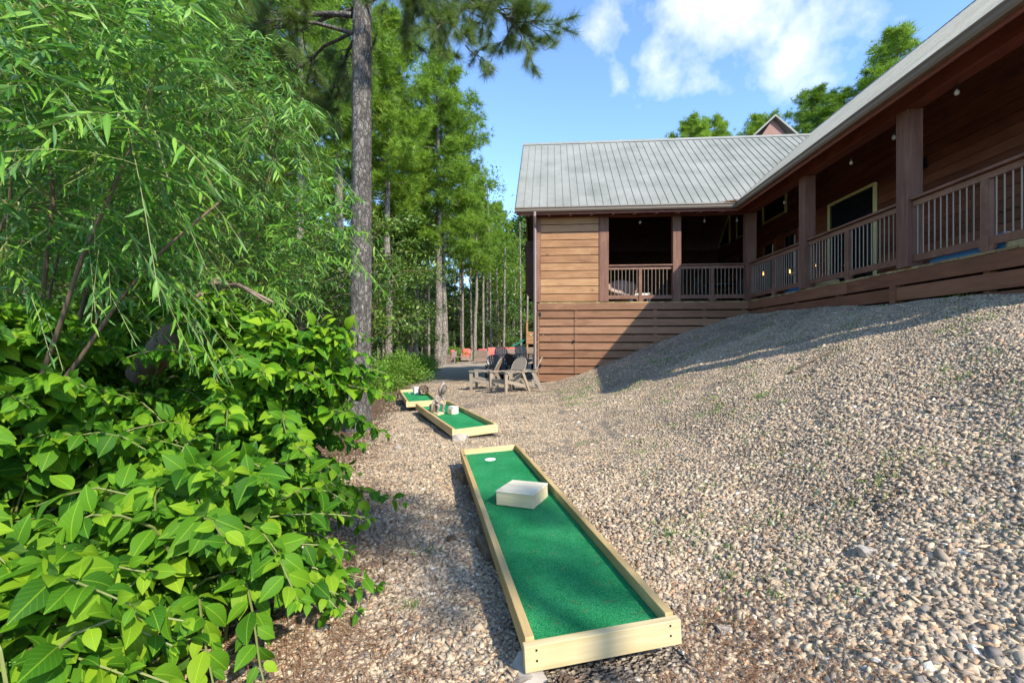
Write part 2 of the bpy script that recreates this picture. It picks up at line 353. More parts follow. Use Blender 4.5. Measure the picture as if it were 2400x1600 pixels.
# stones
t = NT('river gravel stone'); isl = t.isl(); f = t.noise(t.pos(), 70, 4, .65)
c = t.ramp(isl, [(0, (.17, .15, .135)), (.06, (.25, .21, .165)), (.16, (.35, .265, .175)), (.34, (.48, .365, .235)), (.50, (.38, .275, .175)), (.62, (.54, .42, .275)), (.76, (.29, .225, .155)), (.84, (.62, .48, .31)), (.93, (.52, .30, .16)), (.985, (.80, .73, .60))], 'CONSTANT')
c = t.mix(t.math('MULTIPLY', f, .4), c, (.46, .36, .24)); t.p('Base Color', t.mix(t.ramp(f, [(.3, g3(.35)), (.55, g3(0))]), c, (.2, .16, .12)))
t.p('Roughness', .8); t.p('Specular IOR Level', .25); t.bump(f, .4, .004); M['stone'] = t.m
# ground
t = NT('gravel and woodland floor'); P = t.pos(); xyz = t.sep(P)
lat = t.math('SUBTRACT', t.math('MULTIPLY', xyz[0], CA), t.math('MULTIPLY', xyz[1], SA)); dep = xyz[1]
cell = t.vor(P, 42, 'F1', 'Color'); dist = t.vor(P, 42); cell2 = t.vor(P, 75, 'F1', 'Color'); d2 = t.vor(P, 75)
sr = t.sep(cell)[0]; sr2 = t.sep(cell2)[1]
pal = [(0, (.14, .12, .10)), (.12, (.27, .22, .165)), (.3, (.40, .32, .22)), (.5, (.32, .24, .165)), (.65, (.48, .385, .265)), (.85, (.36, .265, .17)), (.93, (.62, .53, .41))]
cs = t.ramp(sr, pal, 'CONSTANT'); cs2 = t.ramp(sr2, pal, 'CONSTANT'); cs = t.mix(.5, cs, cs2)
cs = t.mix(t.ramp(dist, [(.35, g3(0)), (.75, g3(.75))]), cs, (.07, .055, .045))
patch = t.noise(P, .8, 5, .6); cs = t.mix(t.ramp(patch, [(.42, g3(0)), (.7, g3(.4))]), cs, (.30, .235, .165))
dirt = t.ramp(t.noise(P, 9, 6, .7), [(.3, (.09, .05, .03)), (.5, (.17, .095, .06)), (.7, (.26, .17, .10))])
green = t.ramp(t.noise(P, 5, 6, .7), [(.5, g3(0)), (.68, g3(.7))]); dirt = t.mix(green, dirt, (.06, .11, .025))
edge = t.math('ADD', lat, t.math('MULTIPLY', t.math('SUBTRACT', t.noise(P, 1.3, 5, .6), .5), 1.2))
edge = t.math('ADD', edge, t.math('MULTIPLY', t.math('SUBTRACT', dep, 2), .27))      # trail edge drifts left with distance
msk = t.ramp(t.math('ADD', t.math('MULTIPLY', edge, .5), 1.0), [(.42, g3(1)), (.56, g3(0))])
far = t.ramp(t.math('MULTIPLY', dep, .01), [(.35, g3(0)), (.45, g3(1))]); msk = t.math('MAXIMUM', msk, far)
sand = t.mix(t.noise(P, 2, 5, .6), (.42, .34, .25), (.56, .48, .37)); fars = t.ramp(t.math('MULTIPLY', dep, .03), [(.5, g3(0)), (.75, g3(.8))])
cs = t.mix(fars, cs, sand)
t.p('Base Color', t.mix(msk, cs, dirt)); t.p('Roughness', .9); t.p('Specular IOR Level', .15)
t.bump(t.math('ADD', t.math('MULTIPLY', dist, -1), t.math('MULTIPLY', d2, -.6)), 1, .03); M['ground'] = t.m

# ------------------------------------------------------------------ ground
xs = np.concatenate([-np.geomspace(400, 14, 26), np.arange(-13.5, 13.6, .22), np.geomspace(14, 400, 26)])
ys = np.concatenate([-np.geomspace(300, 9, 14), np.arange(-8.5, 24, .22), np.geomspace(24.3, 600, 40)])
gx, gy = np.meshgrid(xs, ys); V = np.stack([gx.ravel(), gy.ravel(), ground(gx.ravel(), gy.ravel())], 1)
nx, ny = len(xs), len(ys); i, j = np.meshgrid(np.arange(nx - 1), np.arange(ny - 1)); a = (j * nx + i).ravel()
go = fast_mesh('ground', V, np.stack([a, a + 1, a + nx + 1, a + nx], 1), M['ground'], smooth=True); tag(go, kind='structure')

# ------------------------------------------------------------------ house (built in its own frame: x sideways, y away, z up)
house = empty('house', (0, 0, 0), -ALPHA)
tag(house, 'red brown timber lodge with grey ribbed metal roof and a raised wraparound porch', 'house')
EZ, SLOPE = 3.90, .855
FE, RX, WX, FD = 13.60, 5.23, 7.37, 14.0         # front eave depth, wing eave x, inner wall x, facade depth
RIDY, RIDX, RIDX0, YE, LX0 = 17.75, 10.6, 9.38, 5.0, -1.02
YW = 3.9      # near end of the main body beyond the porch roof
RZ = EZ + SLOPE * (RIDY - FE); RZX = EZ + SLOPE * (RIDX - RX); BY = 2 * RIDY - FE
# roofs with ribs
def zf(y): return EZ + SLOPE * (y - FE)
def zr(x): return EZ + SLOPE * (x - RX)
mb = MB()
mb.slab([(LX0, FE, EZ), (RX, FE, EZ), (RIDX0, RIDY, RZ), (LX0, RIDY, RZ)], .05)
x = LX0 + .012
while x < RIDX0 - .1:
    y0 = FE if x < RX else FE + (x - RX) + .03
    for dx, w, h in ((0, .024, .026),):
        mb.hexa([(x, y0, zf(y0) + .001), (x + w, y0, zf(y0) + .001), (x + w, RIDY, RZ + .001), (x, RIDY, RZ + .001),
                 (x + .005, y0, zf(y0) + h), (x + w - .005, y0, zf(y0) + h), (x + w - .005, RIDY, RZ + h), (x + .005, RIDY, RZ + h)])
    x += .229
mb.build('porch_roof', M['roof'], house)
mb = MB()
mb.slab([(RX, YE, EZ), (RIDX, YE, RZX), (RIDX, BY + 2, RZX), (RX, BY + 2, EZ)][::-1] if False else [(RX, YE, EZ), (RX, FE, EZ), (RIDX0, RIDY, RZ), (RIDX0, 26, RZ), (RIDX, 26, RZX), (RIDX, YW - .15, RZX), (7.3, YW - .15, zr(7.3)), (7.3, YE, zr(7.3))], .05)
y = YE + .012 - 5 * .229
while y < 25.8:
    x0 = 7.305 if y < YE else RX if y < FE else min(RX + (y - FE) + .03, RIDX0)
    mb.hexa([(x0, y, zr(x0) + .001), (x0, y + .024, zr(x0) + .001), (RIDX, y + .024, RZX + .001), (RIDX, y, RZX + .001),
             (x0, y + .005, zr(x0) + .03), (x0, y + .019, zr(x0) + .03), (RIDX, y + .019, RZX + .03), (RIDX, y + .005, RZX + .03)])
    y += .229
mb.build('main_roof', M['roof'], house)
mb = MB(); mb.slab([(LX0, RIDY + .005, RZ), (RIDX0, RIDY + .005, RZ), (RIDX0, BY, EZ), (LX0, BY, EZ)], .05)
mb.slab([(RIDX + .005, YW - .15, RZX), (RIDX + .005, 26, RZX), (2 * RIDX - RX, 26, EZ), (2 * RIDX - RX, YW - .15, EZ)], .05)
mb.build('rear_roof', M['roof'], house)
mb = MB(); mb.hexa([(LX0 - .01, RIDY - .12, RZ - .075), (RIDX0 + .1, RIDY - .12, RZ - .075), (RIDX0 + .1, RIDY + .12, RZ - .075), (LX0 - .01, RIDY + .12, RZ - .075),
                    (LX0 - .01, RIDY - .02, RZ + .04), (RIDX0 + .1, RIDY - .02, RZ + .04), (RIDX0 + .1, RIDY + .02, RZ + .04), (LX0 - .01, RIDY + .02, RZ + .04)])
mb.build('ridge_cap', M['roof'], house)
mb = MB(); mb.hexa([(RIDX - .12, YW - .16, RZX - .07), (RIDX + .12, YW - .16, RZX - .07), (RIDX + .12, 26, RZX - .07), (RIDX - .12, 26, RZX - .07),
                    (RIDX - .02, YW - .16, RZX + .045), (RIDX + .02, YW - .16, RZX + .045), (RIDX + .02, 26, RZX + .045), (RIDX - .02, 26, RZX + .045)])
mb.build('ridge_cap', M['roof'], house)
mb = MB(); mb.bar((RX, FE, EZ + .018), (RIDX0, RIDY, RZ + .018), .16, .012); mb.build('valley_flashing', M['gutter'], house)
# soffits (dark red boards under the roof)
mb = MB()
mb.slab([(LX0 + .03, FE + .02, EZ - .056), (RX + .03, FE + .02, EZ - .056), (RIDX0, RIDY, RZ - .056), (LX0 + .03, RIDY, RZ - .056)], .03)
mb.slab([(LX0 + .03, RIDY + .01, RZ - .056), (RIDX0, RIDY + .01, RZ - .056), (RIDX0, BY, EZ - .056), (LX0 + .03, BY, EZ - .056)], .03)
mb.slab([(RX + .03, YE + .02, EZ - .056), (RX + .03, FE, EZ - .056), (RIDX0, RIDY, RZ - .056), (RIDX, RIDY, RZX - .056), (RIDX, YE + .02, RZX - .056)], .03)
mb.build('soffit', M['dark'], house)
# rake boards
mb = MB(); mb.hexa([(LX0 - .02, FE - .02, EZ - .20), (LX0 + .02, FE - .02, EZ - .20), (LX0 + .02, RIDY, RZ - .20), (LX0 - .02, RIDY, RZ - .20), (LX0 - .02, FE - .02, EZ - .055), (LX0 + .02, FE - .02, EZ - .055), (LX0 + .02, RIDY, RZ - .055), (LX0 - .02, RIDY, RZ - .055)])
mb.hexa([(LX0 - .02, BY, EZ - .20), (LX0 + .02, BY, EZ - .20), (LX0 + .02, RIDY, RZ - .20), (LX0 - .02, RIDY, RZ - .20), (LX0 - .02, BY, EZ - .055), (LX0 + .02, BY, EZ - .055), (LX0 + .02, RIDY, RZ - .055), (LX0 - .02, RIDY, RZ - .055)])
mb.build('rake_board', M['beam'], house)
q7 = zr(7.28)
mb = MB(); mb.hexa([(RX, YE - .03, EZ - .22), (7.28, YE - .03, q7 - .22), (7.28, YE + .02, q7 - .22), (RX, YE + .02, EZ - .22), (RX, YE - .03, EZ - .055), (7.28, YE - .03, q7 - .055), (7.28, YE + .02, q7 - .055), (RX, YE + .02, EZ - .055)])
mb.hexa([(7.3, YW - .18, zr(7.3) - .22), (RIDX, YW - .18, RZX - .22), (RIDX, YW - .13, RZX - .22), (7.3, YW - .13, zr(7.3) - .22), (7.3, YW - .18, zr(7.3) - .055), (RIDX, YW - .18, RZX - .055), (RIDX, YW - .13, RZX - .055), (7.3, YW - .13, zr(7.3) - .055)])
mb.build('rake_board', M['beamx'], house)
# gutters (K profile)
prof = [(0, 0), (-.075, 0), (-.10, .035), (-.105, .085), (-.125, .105), (-.125, .125), (-.112, .125), (-.105, .11), (-.09, .09), (-.085, .04), (-.07, .015), (-.006, .015), (-.006, .125), (0, .125)]
g = MB(); g.prism([(RX + a, EZ - .175 + z) for a, z in prof], YE, FE - .01); g.build('gutter', M['gutter'], house)
g = MB(); g.prism([(a, EZ - .175 + z) for a, z in prof], 0, RX - LX0 - .02)
g.v = [(RX - .01 - y, FE + x, z) for x, y, z in g.v]; g.build('gutter', M['gutter'], house)
mb = MB()                                                             # fascia behind gutters
mb.box(RX + .002, RX + .03, YE + .03, FE + .03, EZ - .24, EZ - .06); mb.box(LX0 + .03, RX, FE + .002, FE + .03, EZ - .24, EZ - .06)
mb.build('fascia', M['beam'], house)
r_ = np.random.default_rng(8); n = 500; xx = RX - np.abs(r_.normal(size=n)) * .22; yy = FE - .06 + r_.normal(size=n) * .035; ww = H(0, 0, 0)
Pd = np.array([tuple(H(a, b, EZ - .03 + abs(c_) * .03)) for a, b, c_ in zip(xx, yy, r_.normal(size=n))])
DEB = (Pd, r_)
# downspout on the left corner
xl = lf(1254, FD)
mb = MB(); mb.tube([(xl, FE - .07, EZ - .17), (xl, FE - .07, EZ - .27), (xl, FD - .09, EZ - .50), (xl, FD - .09, EZ - .6), (xl, FD - .09, -1.0), (xl - .03, FD - .12, -1.16), (xl - .22, FD - .2, -1.19)], .047, 4)
mb.build('downspout', M['spout'], house, bevel=.006)
# downspout elbows need a straight square section; straps
for z in (2.6, .9): MB().box(xl - .06, xl + .06, FD - .05, FD - .02, z, z + .03).build('downspout_strap', M['spout'], house)
# left wall of the porch wing, with corner board
x0 = lf(1259.5, FD)
mb = MB()
z = 1.18; k = 0
while z < EZ + .1:
    mb.hexa([(x0 - .022, FD + .1, z), (x0, FD + .1, z), (x0, BY - .45, z), (x0 - .022, BY - .45, z), (x0 - .006, FD + .1, z + .226), (x0, FD + .1, z + .226), (x0, BY - .45, z + .226), (x0 - .006, BY - .45, z + .226)]); z += .228
mb.box(x0, x0 + .08, FD + .1, BY - .45, 1.14, EZ + .1)
mb.prism([(0, 0), (1, 0), (1, 1)], 0, 1) if False else None
mb.hexa([(x0, FD + .1, EZ + .1), (x0 + .08, FD + .1, EZ + .1), (x0 + .08, BY - .45, EZ + .1), (x0, BY - .45, EZ + .1), (x0, RIDY - .05, RZ - .12), (x0 + .08, RIDY - .05, RZ - .12), (x0 + .08, RIDY + .05, RZ - .12), (x0, RIDY + .05, RZ - .12)])
mb.build('side_wall', M['wall'], house)
MB().box(x0 - .02, lf(1267, FD), FD - .03, FD + .1, 1.17, EZ - .22).build('corner_board', M['post'], house)
# chimney chase / bump out on the left wall
mb = MB(); mb.box(x0 - .42, x0 - .024, 15.2, 17.2, 1.65, 3.25)
mb.hexa([(x0 - .42, 15.2, 1.65), (x0 - .42, 17.2, 1.65), (x0 - .024, 17.2, 1.65), (x0 - .024, 15.2, 1.65), (x0 - .05, 15.25, 1.35), (x0 - .05, 17.15, 1.35), (x0 - .03, 17.15, 1.35), (x0 - .03, 15.25, 1.35)])
mb.build('window_bay', M['dark'], house)
# siding panel of the facade
mb = MB(); a, b = lf(1267, FD), lf(1403, FD); z = 1.19; n = 0
while z < EZ - .3:
    mb.box(a + .003, b, FD, FD + .025, z, z + .209); z += .2285
mb.build('facade_siding', M['siding'], house, bevel=.004)
MB().box(a, b + .12, FD + .03, FD + .09, 1.15, EZ - .15).build('wall_sheathing', M['dark'], house)
MB().box(b + .004, b + .02, FD + .001, FD + .028, 1.22, EZ - .3).build('reveal_strip', M['dark'], house)
# posts
def post(x, y, w, d, mat='post', z0=1.175, z1=3.67):
    return MB().box(x - w / 2, x + w / 2, y - d / 2, y + d / 2, z0, z1).build('post', M[mat], house, bevel=.008)
a, b = lf(1404, FD), lf(1426.5, FD); post((a + b) / 2 , FD + .08, b - a, .20)
PX2 = lf(1587, FD); post(PX2, FD + .1, .235, .20)
post(5.72, FD + .03, .28, .26)
for d in (11, 8, 5.25): post(5.72, d, .24, .24)
# beams
MB().box(lf(1403, FD) + .001, 5.60, FD - .02, FD + .16, 3.672, 3.93).build('beam', M['beamx'], house, bevel=.008)
MB().box(lf(1262, FD), lf(1403, FD), FD - .022, FD + .02, 3.672, 3.88).build('beam', M['beamx'], house, bevel=.006)
MB().box(5.603, 5.83, YE + .3, FD + .16, 3.672, 3.93).build('beam', M['beam'], house, bevel=.008)
x = LX0 + .35
while x < 5.2:
    MB().hexa([(x, FE + .035, EZ - .26), (x + .055, FE + .035, EZ - .26), (x + .055, FD - .024, EZ - .20), (x, FD - .024, EZ - .20), (x, FE + .035, EZ - .10), (x + .055, FE + .035, EZ - .10), (x + .055, FD - .024, EZ - .07), (x, FD - .024, EZ - .07)]).build('rafter_tail', M['siding'], house)
    x += .61
# knee / trim block on first post
# deck floor & band
mb = MB(); y = 5.05
while y < FD - .1:
    mb.box(5.66 + random.uniform(-.012, .012), WX, y, y + .135, 1.135, 1.17); y += .141
mb.build('deck_floor', M['deck'], house)
mb = MB(); x = lf(1262, FD)
while x < WX:
    mb.box(x, min(x + .135, WX), FD + .0, 21.4, 1.135, 1.168); x += .141
mb.build('porch_floor', M['deck'], house)
# skirting
def skirtx(xa, xb, y, name='skirting', mat='skirt', top=1.13, bottom=-1.5, vis=True, parent=None, gap=.03):
    mb = MB(); z = top
    while z > bottom:
        mb.box(xa, xb, y - .035, y, z - .198, z); z -= .235
    return mb.build(name, M[mat], parent or house, bevel=.004)
xd = lf(1345, FD)
skirtx(lf(1260, FD), 5.66, FD - .012, 'band_board', 'skirt', 1.13, .95)
skirtx(xd + .012, 5.66, FD - .012, 'skirting', 'skirt', 1.13 - .235, -1.5)
door = skirtx(lf(1264, FD), xd - .004, FD - .014, 'skirt_door', 'skirt', 1.13 - .235, -.95)
skirtx(lf(1260, FD), xd - .004, FD - .012, 'skirting', 'skirt', -.985, -1.2)
MB().box(lf(1260, FD), lf(1263.4, FD), FD - .05, FD - .012, -1.2, .893).build('corner_board', M['skirt'], house)
for z in (.74, -.78):
    MB().box(lf(1262, FD), lf(1268, FD), FD - .056, FD - .049, z, z + .12).build('hinge', M['iron'], door)
MB().box(xd - .05, xd + .03, FD - .06, FD - .049, -.02, .015).box(xd - .03, xd - .005, FD - .10, FD - .06, -.04, .04).build('handle', M['iron'], door)
# framing behind skirt
for x in (xd + .02, 3.0, 4.4, 5.5): MB().box(x, x + .09, FD - .01, FD + .06, -1.6, 1.13).build('skirt_post', M['skirt'], house)
def skirty(ya, yb, x, top=1.13, bottom=.2, name='skirting', joints=()):
    mb = MB(); z = top; r = 0
    while z > bottom:
        cuts = [ya] + [j for j in joints[r % len(joints)]] + [yb] if joints else [ya, yb]
        for p, q in zip(cuts[:-1], cuts[1:]): mb.box(x, x + .035, p + .002, q - .002, z - .215, z)
        z -= .25; r += 1
    return mb.build(name, M['wingskirt'], house, bevel=.004)
skirty(5.05, FD - .05, 5.66, joints=((9.5,), (8.3, 12.1), (8.3,)))
MB().box(5.64, 5.658, 8.2, 8.33, .2, .91).build('skirting_batten', M['wingskirt'], house)
for y in (5.1, 6.6, 8.2, 9.8, 11.4, 13): MB().box(5.70, 5.79, y, y + .09, .0, 1.13).build('skirt_post', M['skirt'], house)
mb = MB(); mb.box(6.0, 6.05, 5.1, FD, .3, 1.13); mb.box(x0 + .5, 6, FD + .6, FD + .65, -1.6, 1.13); mb.build('skirt_backing', M['dark'], house)
mb = MB(); z = 1.13
while z > -1.6: mb.box(x0 - .03, x0, FD, BY - .45, z - .205, z); z -= .235
mb.build('skirting', M['wingskirt'], house)
MB().box(x0 + .02, x0 + .05, FD + .6, BY - .45, -1.6, 1.13).build('skirt_backing', M['dark'], house); MB().box(x0 + .06, WX, BY - .5, BY - .45, -1.6, 1.13).build('skirt_backing', M['dark'], house)  # dark sheets added at left and back, stop light showing through skirting gaps
# railings
def railing(p, q, parts, n_mid=1, bottom=True):
    """p, q ends (x, y); a section: top rail mesh > lower rail, mid post, balusters"""
    p, q = Vector((*p, 0)), Vector((*q, 0)); L_ = (q - p).length; a = (q - p) / L_
    up = Vector((0, 0, 1)); z0 = 1.17
    top = MB().bar(p + up * 2.235, q + up * 2.235, .14, .038).bar(p + up * 2.16, q + up * 2.16, .038, .085).build('railing', M['rail'], house, bevel=.005)
    MB().bar(p + up * 1.305, q + up * 1.305, .04, .11).build('bottom_rail', M['rail'], top, bevel=.005)
    mids = [L_ * (i + 1) / (n_mid + 1) for i in range(n_mid)]
    for mm in mids:
        c = p + a * mm; MB().bar(c + up * 1.171, c + up * 2.115, .09, .09, a).build('railing_post', M['rail'], top, bevel=.005)
        e = .16; MB().hexa([c + a * s * w + Vector((-a.y, a.x, 0)) * r * .022 + up * zz for zz, w in ((1.172, .055), (1.248, .12)) for s, r in ((-1, -1), (1, -1), (1, 1), (-1, 1))]).build('post_foot', M['rail'], top)
    x = .07
    while x < L_ - .05:
        if all(abs(x - mm) > .06 for mm in mids):
            c = p + a * x; MB().tube([c + up * 1.355, c + up * 2.12], .0095, 6).build('baluster', M['baluster'], top)
        x += .108
    return top
yR = FD + .08
railing((lf(1427, FD) , yR), (PX2 - .12, yR), None)
railing((PX2 + .12, yR), (5.58, yR), None)
railing((5.70, FD - .11), (5.70, 11.13), None); railing((5.70, 10.87), (5.70, 8.13), None); railing((5.70, 7.87), (5.70, 5.38), None)
# inner wall (long lap siding wall behind the deck)
def lapwall_x(x, y0, y1, z0, ztop, holes=()):
    mb = MB(); z = z0
    while z < ztop:
        segs = [(y0, y1)]
        for (a, b, c, d) in holes:
            if z + .2 > c and z < d:
                segs = [s for (p, q) in segs for s in ((p, min(q, a)), (max(p, b), q)) if s[1] - s[0] > .02]
        h = min(.19, ztop - z)
        if z + h > EZ + 1.4:                                   # stay below the gable of the porch roof
            k_ = (z + h + .1 - EZ) / SLOPE; segs = [(max(p, FE + k_), min(q, BY - k_)) for p, q in segs if min(q, BY - k_) - max(p, FE + k_) > .02]
        elif z + h > EZ - .1: segs = [(p, min(q, BY - (z + h + .1 - EZ) / SLOPE)) for p, q in segs if min(q, BY - (z + h + .1 - EZ) / SLOPE) > p]
        for p, q in segs:
            mb.hexa([(x - .03, p, z), (x, p, z), (x, q, z), (x - .03, q, z), (x - .006, p, z + h), (x, p, z + h), (x, q, z + h), (x - .006, q, z + h)])
        z += .19
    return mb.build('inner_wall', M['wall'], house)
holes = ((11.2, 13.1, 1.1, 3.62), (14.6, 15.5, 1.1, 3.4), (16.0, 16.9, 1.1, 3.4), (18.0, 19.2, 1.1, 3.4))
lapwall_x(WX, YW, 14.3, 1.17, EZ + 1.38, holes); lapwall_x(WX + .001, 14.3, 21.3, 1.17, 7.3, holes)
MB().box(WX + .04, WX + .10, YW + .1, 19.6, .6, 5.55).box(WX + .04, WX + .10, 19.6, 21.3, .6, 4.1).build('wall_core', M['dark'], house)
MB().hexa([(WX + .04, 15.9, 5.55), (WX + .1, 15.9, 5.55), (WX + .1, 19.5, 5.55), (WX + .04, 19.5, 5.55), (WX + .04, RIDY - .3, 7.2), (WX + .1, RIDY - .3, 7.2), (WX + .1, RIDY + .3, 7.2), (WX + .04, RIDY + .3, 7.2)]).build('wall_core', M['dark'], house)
mb = MB(); mb.box(WX - .04, WX + .005, 13.9, 21.3, 3.62, 3.95); mb.build('wall_beam', M['beam'], house)
def window(pts, x=WX - .045, w=.055):
    """polygonal window in the inner wall, pts (y, z)"""
    P = [Vector((0, a, b)) for a, b in pts]; n = len(P); c = sum(P, Vector()) / n; mb = MB()
    for i in range(n):
        a, b = P[i], P[(i + 1) % n]; d = (b - a).normalized(); nn = Vector((0, -d.z, d.y)); nn = nn if nn.dot(c - a) > 0 else -nn
        a2 = P[i] + (c - P[i]).normalized() * w * 1.3; b2 = P[(i + 1) % n] + (c - P[(i + 1) % n]).normalized() * w * 1.3
        mb.hexa([(x - .03, a.y, a.z), (x - .03, b.y, b.z), (x - .03, b2.y, b2.z), (x - .03, a2.y, a2.z), (x + .04, a.y, a.z), (x + .04, b.y, b.z), (x + .04, b2.y, b2.z), (x + .04, a2.y, a2.z)])
    fr = mb.build('window', M['frame'], house)
    me = MB(); me.v = [(x + .01, p.y, p.z) for p in P]; me.f = [tuple(range(n))]; me.build('pane', M['glass'], fr, fix=False)
    return fr
window([(11.25, 1.22), (13.05, 1.22), (13.05, 3.6), (11.25, 3.6)])
window([(22.2 - .9, 4.02), (19.9, 4.02), (19.9, 4.02 + 1.25)])
window([(19.2, 4.02), (17.9, 4.02), (17.9, 6.7), (19.2, 5.65)])
window([(16.9, 4.02), (15.3, 4.02), (15.3, 5.0), (16.9, 6.35)])
def gdoor(y0, y1):
    mb = MB(); x = WX - .03
    mb.box(x - .03, x + .03, y0, y0 + .1, 1.18, 3.38).box(x - .03, x + .03, y1 - .1, y1, 1.18, 3.38).box(x - .03, x + .03, y0 + .1, y1 - .1, 3.26, 3.38).box(x - .03, x + .03, y0 + .1, y1 - .1, 1.18, 1.4)
    d = mb.build('glass_door', M['beam'], house)
    MB().box(x, x + .01, y0 + .1, y1 - .1, 1.4, 3.26).build('pane', M['glass'], d)
    MB().box(x - .05, x - .03, y0 + .115, y0 + .14, 1.4, 3.2).build('door_edge_strip', M['white'], d)
for h in holes[1:]: gdoor(h[0], h[1])
# far porch wall: dark screens
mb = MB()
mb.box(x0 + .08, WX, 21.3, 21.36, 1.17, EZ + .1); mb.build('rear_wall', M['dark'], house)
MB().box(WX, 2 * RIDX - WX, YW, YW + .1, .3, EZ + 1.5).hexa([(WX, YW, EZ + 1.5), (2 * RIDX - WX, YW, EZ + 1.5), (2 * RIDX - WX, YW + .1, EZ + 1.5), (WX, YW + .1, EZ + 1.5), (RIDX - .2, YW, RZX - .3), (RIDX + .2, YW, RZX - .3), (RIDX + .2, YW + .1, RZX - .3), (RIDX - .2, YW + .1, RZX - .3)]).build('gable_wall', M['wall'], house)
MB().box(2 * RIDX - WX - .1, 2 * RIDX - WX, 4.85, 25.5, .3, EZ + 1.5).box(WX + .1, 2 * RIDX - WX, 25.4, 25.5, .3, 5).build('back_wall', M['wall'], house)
# porch rafters in the dark
for y in np.arange(5.2, 13.6, .61):
    MB().hexa([(RX + .4, y, zr(RX + .4) - .22), (RX + .4, y + .05, zr(RX + .4) - .22), (WX - .03, y + .05, zr(WX) - .22), (WX - .03, y, zr(WX) - .22), (RX + .4, y, zr(RX + .4) - .09), (RX + .4, y + .05, zr(RX + .4) - .09), (WX - .03, y + .05, zr(WX) - .09), (WX - .03, y, zr(WX) - .09)]).build('rafter', M['dark'], house)
# dormer gable behind the porch ridge
c = toH(at(1813, 272, 21).x, 21); zc = (800 - 272) / F * 21; hw = 1.5; dy0 = c[1]; cx = c[0]
mb = MB(); mb.slab([(cx - hw, dy0 - .2, zc - hw * .93), (cx, dy0 - .2, zc), (cx, dy0 + 3, zc), (cx - hw, dy0 + 3, zc - hw * .93)], .10); mb.slab([(cx, dy0 - .2, zc), (cx + hw, dy0 - .2, zc - hw * .93), (cx + hw, dy0 + 3, zc - hw * .93), (cx, dy0 + 3, zc)], .10)
dm = mb.build('dormer', M['roof'], house)
MB().hexa([(cx - hw + .15, dy0, zc - hw - .6), (cx + hw - .15, dy0, zc - hw - .6), (cx + hw - .15, dy0 + .1, zc - hw - .6), (cx - hw + .15, dy0 + .1, zc - hw - .6), (cx - .03, dy0, zc - .14), (cx + .03, dy0, zc - .14), (cx + .03, dy0 + .1, zc - .14), (cx - .03, dy0 + .1, zc - .14)]).build('dormer_wall', M['wall'], dm)
# wall sconce
w = H(WX - .12, 9.72, 3.05)
# ------------------------------------------------------------------ things on the porch
def hp(name, l, d, z, rz=0): return empty(name, H(l, d, z), -ALPHA + rz)
sc = hp('wall_lantern', WX - .03, 9.85, 3.5)
tag(sc, 'small black iron lantern fixed to the dark siding beside the nearest porch post', 'wall light')
MB().box(-.03, 0, -.04, .04, -.1, .1).build('backplate', M['iron'], sc); MB().tube([(-.03, 0, .05), (-.1, 0, .12), (-.16, 0, .1), (-.16, 0, .02)], .012, 6).build('arm', M['iron'], sc)
MB().lathe([(.02, .02), (.06, 0), (.05, -.16), (.02, -.18)], 8, (-.16, 0, 0)).build('lamp_shade', M['bulb'], sc)
# string light bulbs under the beams
def bulb(pos, lab):
    b = empty('string_bulb', pos); tag(b, lab, 'light bulb', 'string light bulbs hanging along the porch beams')
    MB().tube([(0, 0, 0), (0, 0, -.05)], .004, 5).lathe([(.012, -.05), (.018, -.06), (.018, -.10), (.012, -.11)], 8).build('socket', M['iron'], b)
    MB().lathe([(.012, -.11), (.03, -.14), (.034, -.165), (.024, -.19), (.006, -.2)], 10).build('glass_bulb', M['bulb'], b, smooth=True)
wing_bulbs = [(7.12, 'string bulb nearest the camera, in the widest porch bay'), (8.6, 'string bulb just right of the thickest porch post top'), (9.75, 'string bulb in the middle of the second porch bay'), (12.4, 'string bulb in the third porch bay above the dark windows')]
for d, lab in wing_bulbs: bulb(H(5.9 if d > 8.2 else 5.72, d, 3.668), lab)
for u, lab in ((1499, 'string bulb in the left front opening of the porch'), (1649, 'string bulb left of the triangular window'), (1725, 'string bulb beside the corner post under the front beam')):
    bulb(H(lf(u, 14.2), 14.12, 3.668), lab)
# ceiling fan
fn = hp('ceiling_fan', lf(1500, 16.2), 16.2, 4.55); tag(fn, 'dark ceiling fan with broad blades inside the shaded porch', 'ceiling fan')
MB().tube([(0, 0, 1.6), (0, 0, .1)], .02, 6).build('downrod', M['iron'], fn); MB().lathe([(.05, .14), (.13, .08), (.14, -.02), (.05, -.08)], 14).build('motor', M['iron'], fn, smooth=True)
for k in range(5):
    a = k * 2 * math.pi / 5 + .3; ca, sa = math.cos(a), math.sin(a)
    MB().hexa([(ca * r - sa * w_, sa * r + ca * w_, z_) for z_ in (0, .012) for r, w_ in ((.15, -.05), (.85, -.09), (.85, .09), (.15, .05))]).build('fan_blade', M['oldwood'], fn)
